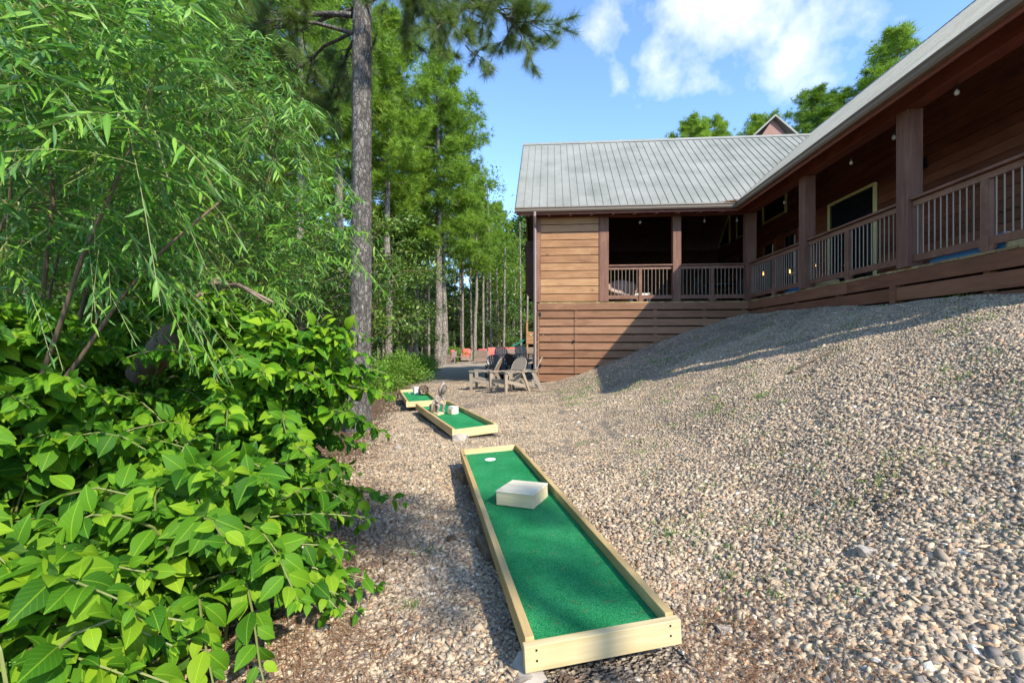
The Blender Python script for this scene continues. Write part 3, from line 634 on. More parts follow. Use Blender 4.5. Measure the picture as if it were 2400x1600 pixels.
# porch furniture
tb = hp('side_table', lf(1499, 15.6), 15.6, 1.17); tag(tb, 'small white slatted table behind the left front railing of the porch', 'table')
mb = MB()
for k in range(6): mb.box(-.30, .30, -.2 + k * .068, -.145 + k * .068, .36, .385)
mb.box(-.3, -.27, -.2, .2, .28, .36).box(.27, .3, -.2, .2, .28, .36).box(-.27, .27, -.2, -.18, .26, .36); mb.build('tabletop', M['white'], tb)
for sx in (-1, 1):
    for sy in (-1, 1): MB().box(sx * .28 - .02, sx * .28 + .02, sy * .18 - .02, sy * .18 + .02, 0, .36).build('leg', M['white'], tb)
def papasan(l, d, rz, lab):
    p = hp('wicker_chair', l, d, 1.17, rz); tag(p, lab, 'chair')
    MB().lathe([(.03, .30), (.3, .36), (.44, .52), (.47, .66), (.445, .66), (.41, .53), (.28, .40), (.02, .34)], 20).build('seat_bowl', M['wicker'], p, smooth=True).rotation_euler = (.6, 0, 0)
    MB().lathe([(.32, 0), (.34, .02), (.22, .3), (.2, .32), (.18, .3), (.3, .02)], 16).build('base', M['wicker'], p)
papasan(lf(1455, 15.4), 15.4, 0, 'dark round bowl shaped wicker chair behind the left front railing of the porch')
# bar table and dining chair silhouettes further inside the second opening
tb = hp('patio_table', lf(1690, 16.5), 16.5, 1.17); tag(tb, 'dark round patio table in the shade behind the right front railing of the porch', 'table')
MB().lathe([(.5, .70), (.52, .72), (.52, .74), (.5, .75)], 24).build('tabletop', M['black'], tb); MB().lathe([(.28, 0), (.26, .03), (.05, .06), (.04, .68), (.12, .70)], 14).build('pedestal', M['iron'], tb)
for u, d, rz, lab in ((1655, 16.2, 1.6, 'dark metal chair left of the round patio table on the porch'), (1722, 16.6, -1.5, 'dark metal chair right of the round patio table on the porch')):
    c_ = hp('metal_chair', lf(u, d), d, 1.17, rz); tag(c_, lab, 'chair')
    MB().box(-.23, .23, -.22, .22, .43, .46).build('seat', M['black'], c_)
    mb = MB().tube([(-.22, .21, .46), (-.22, .27, .95), (.22, .27, .95), (.22, .21, .46)], .015, 6)
    for k in range(5): mb.tube([(-.15 + k * .075, .215, .46), (-.15 + k * .075, .265, .93)], .008, 5)
    mb.build('backrest', M['black'], c_)
    for sx in (-1, 1):
        for sy in (-1, 1): MB().tube([(sx * .21, sy * .2, .43), (sx * .23, sy * .23, 0)], .014, 6).build('leg', M['black'], c_)
def pendant(l, d, z, lab, lit=True):
    p = hp('pendant_lamp', l, d, z); tag(p, lab, 'lamp', 'amber lamps under the porch roof')
    MB().tube([(0, 0, 1.4), (0, 0, .1)], .005, 5).build('cord', M['iron'], p)
    mb = MB()
    for zz in (-.1, 0, .1):
        mb.tube([(.17 * math.cos(a), .17 * math.sin(a), zz) for a in np.linspace(0, 2 * math.pi, 17)], .008, 4)
    for k in range(8): a = k * math.pi / 4; mb.tube([(.17 * math.cos(a), .17 * math.sin(a), -.1), (.17 * math.cos(a), .17 * math.sin(a), .1)], .005, 4)
    mb.build('cage', M['twig'], p); MB().lathe([(.005, .06), (.03, .03), (.03, -.02), (.005, -.05)], 8).build('glass_bulb', M['glow'], p, smooth=True)
pendant(6.95, 13.0, 2.0, 'amber lamp in a ring cage low behind the third bay railing')
pendant(6.9, 15.9, 2.2, 'small amber lamp glowing beside the patio table')
pendant(7.0, 14.4, 2.05, 'dim amber ring lamp nearest the porch corner post')
# blue bag toss boards on the deck
def tossboard(l, d, rz, lab):
    b = hp('toss_board', l, d, 1.172, rz); tag(b, lab, 'game board', 'blue game boards lying on the deck')
    MB().hexa([(-.3, 0, .06), (.3, 0, .06), (.3, 1.2, .22), (-.3, 1.2, .22), (-.3, 0, .075), (.3, 0, .075), (.3, 1.2, .235), (-.3, 1.2, .235)]).build('deck_panel', M['blue'], b)
    MB().hexa([(-.3, 0, 0), (.3, 0, 0), (.3, 1.2, .0), (-.3, 1.2, .0), (-.3, 0, .059), (.3, 0, .059), (.3, 1.2, .219), (-.3, 1.2, .219)]).build('side_frame', M['blue'], b)
    MB().box(-.3, .3, 1.205, 1.23, .0, .225).build('end_rail', M['pine'], b)
tossboard(6.1, 7.7, math.pi, 'blue painted wooden game board under the lower rail beside the nearest porch post')
tossboard(6.15, 6.1, math.pi, 'blue game board with bare wood edge at the right end of the deck')
tossboard(6.2, 12.4, math.pi, 'blue game board seen low behind the railing next to the corner post')

# ------------------------------------------------------------------ mini golf boards
def golf(cn, w, l, ang, lab, pitch=0, roll=0, h=.10, zoff=0):
    """cn: world position of the near left corner at the bottom; ang: turn of the long axis"""
    b = empty('golf_board', cn, ang, pitch, roll); tag(b, lab, 'golf board', 'mini golf boards laid in a row on the gravel')
    t_ = .036
    MB().box(t_ + .001, w - t_ - .001, .001, l - t_, .028, .046).build('turf', M['turf'], b)
    MB().box(.01, w - .01, .01, l - .01, .012, .027).build('base_panel', M['oldwood'], b)
    MB().box(0, t_, 0, l, 0, h).build('side_rail', M['pine'], b, bevel=.003); MB().box(w - t_, w, 0, l, 0, h).build('side_rail', M['pine'], b, bevel=.003)
    MB().box(-.012, w + .012, -t_, -.001, -.012, h - .012).build('front_rail', M['pinex'], b, bevel=.003)
    for x_, z_ in ((.035, .03), (.035, .07), (w - .035, .03), (w - .035, .07)): MB().tube([(x_, -t_ - .0015, z_), (x_, -t_ + .004, z_)], .0045, 8).build('screw', M['iron'], b)
    MB().box(t_ + .001, w - t_ - .001, l - t_ + .001, l, 0, h).build('back_rail', M['pinex'], b, bevel=.003)
    return b
G1 = golf((.055, 1.80, -1.235), .62, 3.2, math.atan2(.186, .98), 'nearest and longest green mini golf board, holding the square wooden block', pitch=-.0, roll=-.055)
G2 = golf((-.80, 6.33, -1.29), .63, 2.75, math.atan2(1.0, 2.5), 'middle green mini golf board with the carved figure on it', roll=-.06, h=.115)
G3 = golf((-2.12, 9.45, -1.31), .62, 2.3, .30, 'farthest green mini golf board, holding the white block and dark woven ball', roll=-.03, h=.11)
def onboard(B, x, y, z=.0465): bpy.context.view_layer.update(); return B.matrix_world @ Vector((x, y, z))
def hole(B, x, y, lab, r=.055):
    o = MB().lathe([(r, 0), (r, .004), (r * .9, .006)], 24).build('hole_marker', M['white'], None); o.location = onboard(B, x, y); o.rotation_euler = B.rotation_euler
    tag(o, lab, 'hole marker', 'white hole discs on the golf boards')
hole(G1, .27, 2.87, 'white disc at the far end of the nearest golf board')
hole(G3, .25, 2.0, 'white disc at the far left corner of the farthest golf board')
blk = empty('wood_block', onboard(G1, .335, 1.62), G1.rotation_euler.z - .62, 0, -.04); blk.scale = (.93, .93, 1); tag(blk, 'square pale timber block sitting on the nearest green golf board', 'block')
MB().box(-.155, .155, -.155, -.117, 0, .09).build('front_board', M['block'], blk, bevel=.003); MB().box(-.155, .155, .117, .155, 0, .09).build('front_board', M['block'], blk, bevel=.003)
MB().box(-.155, -.118, -.116, .116, 0, .09).build('side_board', M['block'], blk, bevel=.003); MB().box(.118, .155, -.116, .116, 0, .09).build('side_board', M['block'], blk, bevel=.003)
MB().box(-.158, .158, -.158, .158, .091, .103).build('top_panel', M['blocktop'], blk, bevel=.003)
# carved figure + blocks on board 2
def skinned(name, verts, edges, rad, mat, parent, sub=2):
    me = bpy.data.meshes.new(name); me.from_pydata(verts, edges, []); o = bpy.data.objects.new(name, me); C.objects.link(o); o.parent = parent
    me.materials.append(mat); sk = o.modifiers.new('skin', 'SKIN'); sk.use_smooth_shade = True
    for i, r in enumerate(rad): me.skin_vertices[0].data[i].radius = (r, r)
    me.skin_vertices[0].data[0].use_root = True
    o.modifiers.new('sub', 'SUBSURF').levels = sub; o.modifiers['sub'].render_levels = sub
    return o
fg = empty('carved_figure', onboard(G2, .19, 1.72, .085), .9); fg.scale = (.66, .66, .66); tag(fg, 'small grey brown carved garden figure crouching over wood blocks on the middle golf board', 'statue')
vs = [(0, 0, .24), (0, -.02, .33), (0, -.05, .40), (0, -.06, .45), (-.08, -.03, .41), (-.13, -.07, .31), (-.09, -.15, .25), (.08, -.03, .41), (.14, -.07, .31), (.12, -.16, .22), (-.06, 0, .21), (-.08, -.14, .17), (-.08, -.08, .03), (-.08, -.14, .01), (.06, 0, .21), (.10, -.14, .19), (.09, -.10, .04), (.09, -.17, .01)]
es = [(0, 1), (1, 2), (2, 3), (2, 4), (4, 5), (5, 6), (2, 7), (7, 8), (8, 9), (0, 10), (10, 11), (11, 12), (12, 13), (0, 14), (14, 15), (15, 16), (16, 17)]
skinned('body', vs, es, [.075, .06, .06, .03, .035, .028, .02, .035, .028, .02, .05, .042, .03, .024, .05, .042, .03, .024], M['figure'], fg)
hd = MB().lathe([(.01, -.08), (.05, -.06), (.068, -.01), (.066, .04), (.05, .09), (.025, .13), (.006, .16)], 16, sy=.85).build('head', M['figure'], fg, smooth=True); hd.scale = (1.45, 1.45, 1.45); hd.location = (.03, -.12, .56); hd.rotation_euler = (.15, .2, 0)
mb = MB()
for k, z in enumerate((-.04, -.018, .004, .026, .05, .074)):
    r = (.060, .067, .0685, .067, .061, .052)[k]
    for a0, a1 in ((-2.3, -1.65), (-1.45, -.85)): mb.tube([((r + .001) * math.cos(a), .85 * (r + .001) * math.sin(a), z + .006 * math.cos(3 * a)) for a in np.linspace(a0, a1, 6)], .0055, 5)
for a in np.linspace(0, 2 * math.pi, 1): pass
mb.tube([(.0645 * math.cos(a) * .85, -.052 - .004, .02 + .085 * math.sin(a)) for a in np.linspace(0, 2 * math.pi, 22)], .005, 5)
mb.build('face_grooves', M['figdark'], hd)
mb = MB()
mb.tube([(-.19, .02, 0), (-.18, .01, .18), (-.13, -.03, .34)], [.035, .03, .02], 8); mb.build('stick', M['figure'], fg, smooth=True)
MB().box(-.16, .02, -.02, .14, .0, .19).build('seat_block', M['oldwood'], fg, bevel=.01)
MB().box(-.17, .05, -.19, .15, -.08, -.001).build('base_block', M['block'], fg, bevel=.004)
b2 = empty('wood_block', onboard(G2, .40, 1.55, .0465), .75); b2.scale = (.6, .6, .75); tag(b2, 'cream wooden block standing beside the carved figure on the middle golf board', 'block')
MB().box(-.05, .13, -.12, .12, 0, .17).build('block_body', M['white'], b2, bevel=.012); MB().box(-.09, -.051, -.1, .1, 0, .12).build('side_piece', M['block'], b2, bevel=.005)
b3 = empty('wood_block', onboard(G3, .40, 1.75, .0465), .4); tag(b3, 'white block near the far end of the farthest golf board', 'block')
MB().box(-.1, .1, -.1, .1, 0, .16).build('block_body', M['white'], b3, bevel=.015); MB().box(.12, .19, -.07, .07, 0, .07).build('side_piece', M['block'], b3, bevel=.005)
wb = empty('woven_ball', onboard(G3, .50, 1.38, .165), 0); tag(wb, 'dark woven twig ball on the farthest golf board', 'ball')
mb = MB()
for k in range(16):
    ax = Vector(rng.normal(size=3)).normalized(); u_ = ax.orthogonal().normalized(); v_ = ax.cross(u_)
    mb.tube([(u_ * math.cos(a) + v_ * math.sin(a)) * .12 for a in np.linspace(0, 2 * math.pi, 15)], .010, 4)
mb.build('twig_weave', M['twig'], wb)
# small stake at corner of board 3
st = MB().tube([(0, 0, 0), (0, 0, .24)], .018, 6).build('stake', M['oldwood'], None); st.location = onboard(G3, -.04, 2.25, -.1); tag(st, 'thin wooden stake at the far left corner of the farthest golf board', 'stake')
# props (rocks and blocks under the boards)
def rock(name, loc, sx, sy, sz, mat, lab, cat='rock', group=None, seed=0, ang=0):
    import bmesh
    r = np.random.default_rng(seed); bm = bmesh.new(); bmesh.ops.create_icosphere(bm, subdivisions=2, radius=1)
    for v in bm.verts:
        c_ = v.co; k = 1 + .16 * math.sin(3 * c_.x + seed) + .14 * math.cos(4 * c_.y + 2 * seed + c_.z * 2) + r.normal() * .05
        v.co = Vector((max(-.75, min(.75, c_.x)) * sx, max(-.8, min(.8, c_.y)) * sy, max(-.6, min(.6, c_.z)) * sz)) * k
    me = bpy.data.meshes.new(name); bm.to_mesh(me); bm.free(); me.materials.append(M[mat]); o = bpy.data.objects.new(name, me); C.objects.link(o); o.location = loc; o.rotation_euler = (0, 0, ang); tag(o, lab, cat, group)
    return o
def onground(x, y, dz=0): return (x, y, gz(x, y) + dz)
rock('stone', (.06, 1.80, -1.33), .10, .10, .13, 'concrete', 'pale flat stone under the near left corner of the nearest golf board', seed=1)
rock('stone', onground(-.70, 6.35, .02), .15, .12, .08, 'concrete', 'white stone under the near corner of the middle golf board', seed=2)
for y_, lab in ((1.15, 'brown timber prop under the left rail of the nearest golf board, closer to the camera'), (2.75, 'brown timber prop under the far left end of the nearest golf board')):
    p = onboard(G1, .0, y_, -.07); o = MB().box(-.05, .07, -.12, .12, -.1, .065).build('timber_prop', M['oldwood'], None, bevel=.01); o.location = p; o.rotation_euler = (0, 0, G1.rotation_euler.z + .15); tag(o, lab, 'timber prop')
rock('stone', onground(-1.32, 3.9, .01) if False else onground(-1.5, 6.2, .01), .055, .05, .04, 'concrete', 'pale loose stone on the gravel left of the middle golf board', seed=4)
# larger loose rocks on the hill
BR = [(1.72, 2.27, .036, 'white jagged quartz rock low on the gravel slope', 'white'), (.93, 2.05, .028, 'cream rock just right of the near golf board end', 'concrete')]
for k, (x_, y_, r_, lab, mt) in enumerate(BR): rock('stone', onground(x_, y_, r_ * .4), r_ * 1.3, r_, r_ * .9, mt if mt != 'white' else 'concrete', lab, seed=10 + k)

# pine cones
def cone(loc, lab, s=1, rx=0, rz=0):
    c_ = empty('pine_cone', loc, rz, rx); c_.scale = (s, s, s); tag(c_, lab, 'pine cone', 'pine cones lying on the gravel')
    mb = MB(); mb.lathe([(.003, 0), (.012, .01), (.014, .03), (.008, .06), (.002, .07)], 8)
    n = 60
    for k in range(n):
        a = k * 2.39996; f_ = k / n; z = .005 + f_ * .065; r = .032 * math.sin(math.pi * (.25 + .72 * f_)) + .004; ca, sa = math.cos(a), math.sin(a)
        w_ = .007; mb.hexa([(ca * .01 - sa * w_ * .5, sa * .01 + ca * w_ * .5, z), (ca * .01 + sa * w_ * .5, sa * .01 - ca * w_ * .5, z), (ca * r + sa * w_, sa * r - ca * w_, z + .008), (ca * r - sa * w_, sa * r + ca * w_, z + .008),
                            (ca * .01 - sa * w_ * .5, sa * .01 + ca * w_ * .5, z + .002), (ca * .01 + sa * w_ * .5, sa * .01 - ca * w_ * .5, z + .002), (ca * r + sa * w_, sa * r - ca * w_, z + .0125), (ca * r - sa * w_, sa * r + ca * w_, z + .0125)])
    mb.build('cone_scales', M['cone'], c_)
cone(onground(.17, 1.70, .035), 'open brown pine cone against the front rail of the nearest golf board', 1.15, 1.2, .4)
cone(onground(-.43, 3.05, .02), 'small brown pine cone on the gravel left of the nearest golf board', .9, 1.5, 2)

# ------------------------------------------------------------------ adirondack chairs
def adirondack(mat):
    c = empty('garden_chair')
    m_ = M[mat]
    # seat: sloping slats; front towards -y
    mb = MB()
    for k in range(7):
        y0 = -.30 + k * .078; z0 = .37 - k * .017
        mb.hexa([(-.26, y0, z0 - .02), (.26, y0, z0 - .02), (.26, y0 + .066, z0 - .034), (-.26, y0 + .066, z0 - .034), (-.26, y0, z0), (.26, y0, z0), (.26, y0 + .066, z0 - .014), (-.26, y0 + .066, z0 - .014)])
    mb.hexa([(-.26, -.325, .26), (.26, -.325, .26), (.26, -.305, .26), (-.26, -.305, .26), (-.26, -.325, .365), (.26, -.325, .365), (.26, -.305, .37), (-.26, -.305, .37)])
    mb.build('seat', m_, c)
    # back: fan of slats with rounded top
    mb = MB(); n = 7
    for k in range(n):
        t0, t1 = -1 + 2 * k / n + .035, -1 + 2 * (k + 1) / n - .035
        def bp(t, h): w = .19 + .09 * math.sin(min(1, h / .62) * math.pi / 2); return (t * w, .22 + h * .42, .26 + h * .92)
        def top(t): return .48 + .26 * math.sqrt(max(0, 1 - (t * .93) ** 2))
        Hs = [0, .25, .5, .8, 1]
        for a, b in zip(Hs[:-1], Hs[1:]):
            p0, p1, p2, p3 = bp(t0, top(t0) * a), bp(t1, top(t1) * a), bp(t1, top(t1) * b), bp(t0, top(t0) * b)
            mb.hexa([p0, p1, p2, p3] + [(q[0], q[1] + .02, q[2] - .008) for q in (p0, p1, p2, p3)])
    # rim joining the slats
    pts = []
    for t in np.linspace(-1, 1, 19): p = bp(t * 1.0, .48 + .26 * math.sqrt(max(0, 1 - (t * .999) ** 2)) + .0); pts.append((p[0], p[1] + .01, p[2]))
    pts = [(bp(-1, 0)[0], bp(-1, 0)[1] + .01, bp(-1, 0)[2])] + [(bp(-1.03, h)[0], bp(-1, h)[1] + .01, bp(-1, h)[2]) for h in (.2, .38)] + pts + [(bp(1.03, h)[0], bp(1, h)[1] + .01, bp(1, h)[2]) for h in (.38, .2)] + [(bp(1, 0)[0], bp(1, 0)[1] + .01, bp(1, 0)[2])]
    mb.tube(pts, .016, 6)
    mb.bar((-.24, .37, .575), (.24, .37, .575), .03, .05)
    mb.build('backrest', m_, c)
    for s in (-1, 1):
        x = s * .32
        mb = MB(); P = [(-.40, .05), (-.36, .075), (0, .06), (.25, .045), (.42, .035)]
        for (ya, wa), (yb, wb_) in zip(P[:-1], P[1:]): mb.hexa([(x - wa, ya, .555), (x + wa, ya, .555), (x + wb_, yb, .535), (x - wb_, yb, .535), (x - wa, ya, .58), (x + wa, ya, .58), (x + wb_, yb, .56), (x - wb_, yb, .56)])
        mb.build('armrest', m_, c)
        MB().hexa([(x - .02, -.36, 0), (x + .025, -.36, 0), (x + .025, -.29, 0), (x - .02, -.29, 0), (x - .02, -.38, .554), (x + .025, -.38, .554), (x + .025, -.27, .554), (x - .02, -.27, .554)]).build('leg', m_, c)
        MB().hexa([(x - .02, .50, 0), (x + .02, .50, 0), (x + .02, .57, 0), (x - .02, .57, 0), (x - .02, .24, .534), (x + .02, .24, .534), (x + .02, .33, .534), (x - .02, .33, .534)]).build('leg', m_, c)
        MB().hexa([(s * .27 - .02, -.3, .27), (s * .27 + .02, -.3, .27), (s * .27 + .02, .45, .11), (s * .27 - .02, .45, .11), (s * .27 - .02, -.3, .345), (s * .27 + .02, -.3, .345), (s * .27 + .02, .38, .20), (s * .27 - .02, .38, .20)]).build('side_frame', m_, c)
    return c
tanc = adirondack('tan'); blkc = adirondack('black')
spots = [('tan', 1135, 13.1, -1.75, 'tan slatted garden chair nearest the golf boards, leftmost of the tan three'),
         ('tan', 1189, 11.8, -.85, 'tan slatted garden chair in the middle, closest to the camera'),
         ('tan', 1226, 12.2, -1.65, 'tan slatted garden chair closest to the house downspout'),
         ('black', 1164, 15.6, .25, 'black garden chair with its slatted back to the camera, left of the black pair'),
         ('black', 1183, 15.2, -.4, 'black garden chair half hidden behind the middle tan chair'),
         ('black', 1219, 15.4, 2.2, 'black garden chair seen side on against the corner of the house'),
         ('tan', 1176, 23.0, .1, 'tan garden chair far back, its rounded top showing before the coral cushions'),
         ('tan', 1228, 24.0, .3, 'tan garden chair far back beside the house corner')]
used = set()
for mt, u, Y, rz, lab in spots:
    src = tanc if mt == 'tan' else blkc
    o = src if mt not in used else copy_tree(src); used.add(mt)
    x_ = (u - 1200) / F * Y; o.location = (x_, Y, gz(x_, Y)); o.rotation_euler = (0, 0, rz); o.scale = (.91,) * 3 if Y < 20 else (1.15,) * 3
    tag(o, lab, 'chair', 'slatted plastic garden chairs')
# ------------------------------------------------------------------ far patio: wicker sets, tables, retaining wall, play set
def wicker(x, y, rz, w, lab):
    c = empty('wicker_sofa' if w > .9 else 'wicker_armchair', (x, y, gz(x, y)), rz); h = w / 2
    tag(c, lab, 'sofa' if w > .9 else 'armchair', 'brown wicker patio seats with coral cushions')
    MB().box(-h, h, -.38, .40, .08, .36).build('base', M['wicker'], c, bevel=.02)
    MB().hexa([(-h, .30, .37), (h, .30, .37), (h, .40, .37), (-h, .40, .37), (-h, .38, .86), (h, .38, .86), (h, .47, .86), (-h, .47, .86)]).build('back', M['wicker'], c, bevel=.02)
    for s in (-1, 1): MB().box(s * (h - .06) - .06, s * (h - .06) + .06, -.38, .29, .37, .62).build('arm', M['wicker'], c, bevel=.02)
    n = max(1, round(w / .75))
    for k in range(n):
        a = -h + .13 + k * (w - .26) / n; b = a + (w - .26) / n - .015
        MB().box(a, b, -.36, .28, .37, .48).build('seat_cushion', M['coral'], c, bevel=.03)
        MB().hexa([(a, .14, .485), (b, .14, .485), (b, .28, .485), (a, .28, .485), (a, .24, .96), (b, .24, .96), (b, .36, .96), (a, .36, .96)]).build('back_cushion', M['coral'], c, bevel=.03)
    return c
def px(u, Y): return (u - 1200) / F * Y
Yp = 33
wicker(px(1052, Yp), Yp, -1.9, .75, 'wicker armchair with coral cushion at the left end of the far patio, side on')
wicker(px(1093, Yp + 2.5), Yp + 2.5, .1, .85, 'wicker armchair facing the camera behind the low far table')
wicker(px(1132, Yp - 1), Yp - 1, 3.0, .8, 'wicker armchair turned away, right of the far pine trunk')
wicker(px(1153, Yp + 3), Yp + 3, .2, .8, 'wicker armchair with coral cushion behind the black garden chairs')
wicker(px(1190, Yp - 2), Yp - 2, 3.2, 1.5, 'wide wicker sofa with coral cushions seen from behind near the house')
tb = empty('coffee_table', (px(1084, Yp - .5), Yp - .5, gz(px(1084, Yp), Yp))); tag(tb, 'low brown table between the far wicker armchairs', 'table')
MB().box(-.55, .55, -.35, .35, .44, .48).build('tabletop', M['wicker'], tb)
for sx in (-1, 1):
    for sy in (-1, 1): MB().box(sx * .5 - .03, sx * .5 + .03, sy * .3 - .03, sy * .3 + .03, 0, .44).build('leg', M['wicker'], tb)
Yw = 41
mb = MB()
for k in range(4): mb.box(px(1150, Yw), px(1262, Yw), Yw, Yw + .15, -1.3 + k * .2, -1.3 + k * .2 + .19)
tag(mb.build('retaining_wall', M['oldwood'], None), 'low weathered timber retaining wall behind the far patio', 'wall')
ps = empty('play_set', (px(1236, 38), 38, gz(px(1236, 38), 38))); tag(ps, 'wooden play tower with a green slide at the woodland edge', 'play set')
for sx in (0, 1.2):
    for sy in (0, 1.2): MB().box(sx - .06, sx + .06, sy - .06, sy + .06, 0, 3.0).build('post', M['siding'], ps)
mb = MB()
for k in range(7): mb.box(-.05, 1.25, -.08, -.061, 1.2 + k * .13, 1.3 + k * .13)
mb.build('panel', M['siding'], ps); MB().box(-.1, 1.3, -.1, 1.3, 1.1, 1.18).build('platform', M['siding'], ps)
MB().tube([(-.1, .3, 1.5), (-1.0, .3, 1.0), (-2.0, .3, .35), (-2.5, .3, .2)], .07, 8).tube([(-.1, .8, 1.5), (-1.0, .8, 1.0), (-2.0, .8, .35), (-2.5, .8, .2)], .07, 8).hexa([(-.1, .3, 1.4), (-.1, .8, 1.4), (-2.3, .8, .2), (-2.3, .3, .2), (-.1, .3, 1.43), (-.1, .8, 1.43), (-2.3, .8, .23), (-2.3, .3, .23)]).build('slide', M['green_plastic'], ps)
bn = empty('storage_bin', (px(1033, 35), 35, gz(px(1033, 35), 35))); tag(bn, 'pale green upright bin beside the far pine trunks', 'bin')
MB().lathe([(.24, 0), (.27, .7), (.29, .72)], 14).build('bin_body', plain('pale green plastic', (.45, .62, .5), .5), bn); MB().lathe([(.3, .721), (.3, .76), (.1, .82)], 14).build('lid', plain('pale lid', (.6, .72, .6), .5), bn)

# ================================================================== gravel, litter, weeds
def stone_templates():
    phi = (1 + 5 ** .5) / 2
    v = np.array([(-1, phi, 0), (1, phi, 0), (-1, -phi, 0), (1, -phi, 0), (0, -1, phi), (0, 1, phi), (0, -1, -phi), (0, 1, -phi), (phi, 0, -1), (phi, 0, 1), (-phi, 0, -1), (-phi, 0, 1)]) / math.sqrt(1 + phi * phi)
    f = np.array([(0, 11, 5), (0, 5, 1), (0, 1, 7), (0, 7, 10), (0, 10, 11), (1, 5, 9), (5, 11, 4), (11, 10, 2), (10, 7, 6), (7, 1, 8), (3, 9, 4), (3, 4, 2), (3, 2, 6), (3, 6, 8), (3, 8, 9), (4, 9, 5), (2, 4, 11), (6, 2, 10), (8, 6, 7), (9, 8, 1)])
    out = []
    for k in range(10):
        r = np.random.default_rng(100 + k); q = v * (1 + r.uniform(-.22, .22, (12, 1))); q = np.clip(q, -.72, .72); q[:, 0] += q[:, 1] * r.uniform(-.4, .4); q *= (1.2, r.uniform(.5, .85), r.uniform(.15, .34)); out.append((q, f))
    return out
def flake_templates():
    v = np.array([(-1, -1, -1), (1, -1, -1), (1, 1, -1), (-1, 1, -1), (-1, -1, 1), (1, -1, 1), (1, 1, 1), (-1, 1, 1)]) * .72
    f = np.array([(0, 3, 2), (0, 2, 1), (4, 5, 6), (4, 6, 7), (0, 1, 5), (0, 5, 4), (1, 2, 6), (1, 6, 5), (2, 3, 7), (2, 7, 6), (3, 0, 4), (3, 4, 7)])
    out = []
    for k in range(14):
        r = np.random.default_rng(200 + k); q = v + r.uniform(-.38, .38, (8, 3)); q[4:, :2] *= r.uniform(.5, .85); q *= (1.2, r.uniform(.5, .85), r.uniform(.18, .36)); out.append((q, f))
    return out
def in_view(x, y, z, pad=60):
    u = 1200 + x / np.maximum(y, .01) * F; v = 800 - z / np.maximum(y, .01) * F
    return (y > .7) & (u > -pad) & (u < 2400 + pad) & (v < 1600 + pad * 2.5)
def under_board(x, y, pad=.03):
    m_ = np.zeros(len(x), bool)
    for B, w_, l_ in ((G1, .62, 3.2), (G2, .63, 2.75), (G3, .62, 2.3)):
        a = B.rotation_euler.z; dx = x - B.location.x; dy = y - B.location.y
        p = dx * math.cos(a) + dy * math.sin(a); q = -dx * math.sin(a) + dy * math.cos(a)
        m_ |= (p > .03) & (p < w_ + pad) & (q > -.05 - pad) & (q < l_ + pad)
    return m_
def trail_edge(y): return -1.35 - .27 * (y - 3) * .9
def scatter_stones(n, ymin, ymax, smin, smax, power, name='gravel', sel=None, seed=1, embed=.25, flat=True):
    r = np.random.default_rng(seed)
    y = ymin + (ymax - ymin) * r.random(n) ** power; x = y * r.uniform(-.75, 1.15, n)
    z = ground(x, y); l, d = toH(x, y)
    ok = ((np.sin(x * 3.1 + 2 * np.sin(y * 1.7)) * np.sin(y * 2.6 - x * 1.2) < .72) | (r.random(n) < .35)) & in_view(x, y, z) & (l < 5.6) & (l > trail_edge(d) - np.abs(r.normal(size=n)) * .35) & ~under_board(x, y) & ~((d > 13.9) & (l > -.5))
    if sel is not None: ok &= sel(x, y, r)
    x, y, z = x[ok], y[ok], z[ok]; m_ = len(x)
    s = smin + (smax - smin) * r.random(m_) ** 3.2
    s *= 1 + .10 * np.clip(x - .5, 0, 3) / 3; s *= .76 + .38 * (.5 + .5 * np.sin(x * 2.3 + 1.7 * np.sin(y * 1.1)) * np.sin(y * 1.9 + x))
    e = .05; nx_ = -(ground(x + e, y) - z) / e; ny_ = -(ground(x, y + e) - z) / e
    up = nrm(np.stack([nx_, ny_, np.ones(m_)], 1) + r.normal(size=(m_, 3)) * .42)
    a = r.uniform(0, 2 * np.pi, m_); ax = np.stack([np.cos(a), np.sin(a), 0 * a], 1)
    X = nrm(ax - up * (ax * up).sum(1, keepdims=True)); Y = np.cross(up, X)
    pos = np.stack([x, y, z + s * embed * r.uniform(.2, 1.6, m_)], 1); T = (stone_templates()[:6] + flake_templates()) if flat else flake_templates(); k = r.integers(0, len(T), m_); parts = []
    for i, (tv, tf) in enumerate(T):
        q = k == i; parts.append(scat(tv, tf, pos[q], X[q], Y[q], up[q], s[q]))
    V, Fc = join(parts); o = fast_mesh(name, V, Fc, M['stone']); tag(o, kind='stuff'); return m_
bpy.context.view_layer.update()
n1 = scatter_stones(260000, 1.1, 5.0, .008, .026, 1.0, seed=1)
n2 = scatter_stones(300000, 4.8, 9.5, .008, .020, .9, seed=2, flat=False)
n3 = scatter_stones(150000, 9.3, 17, .012, .024, .8, seed=3, flat=False)
n4 = scatter_stones(1500, 1.1, 9, .026, .046, .9, seed=4, embed=.3)
open('/tmp/cnt.txt', 'w').write(repr((n1, n2, n3, n4))) if False else None
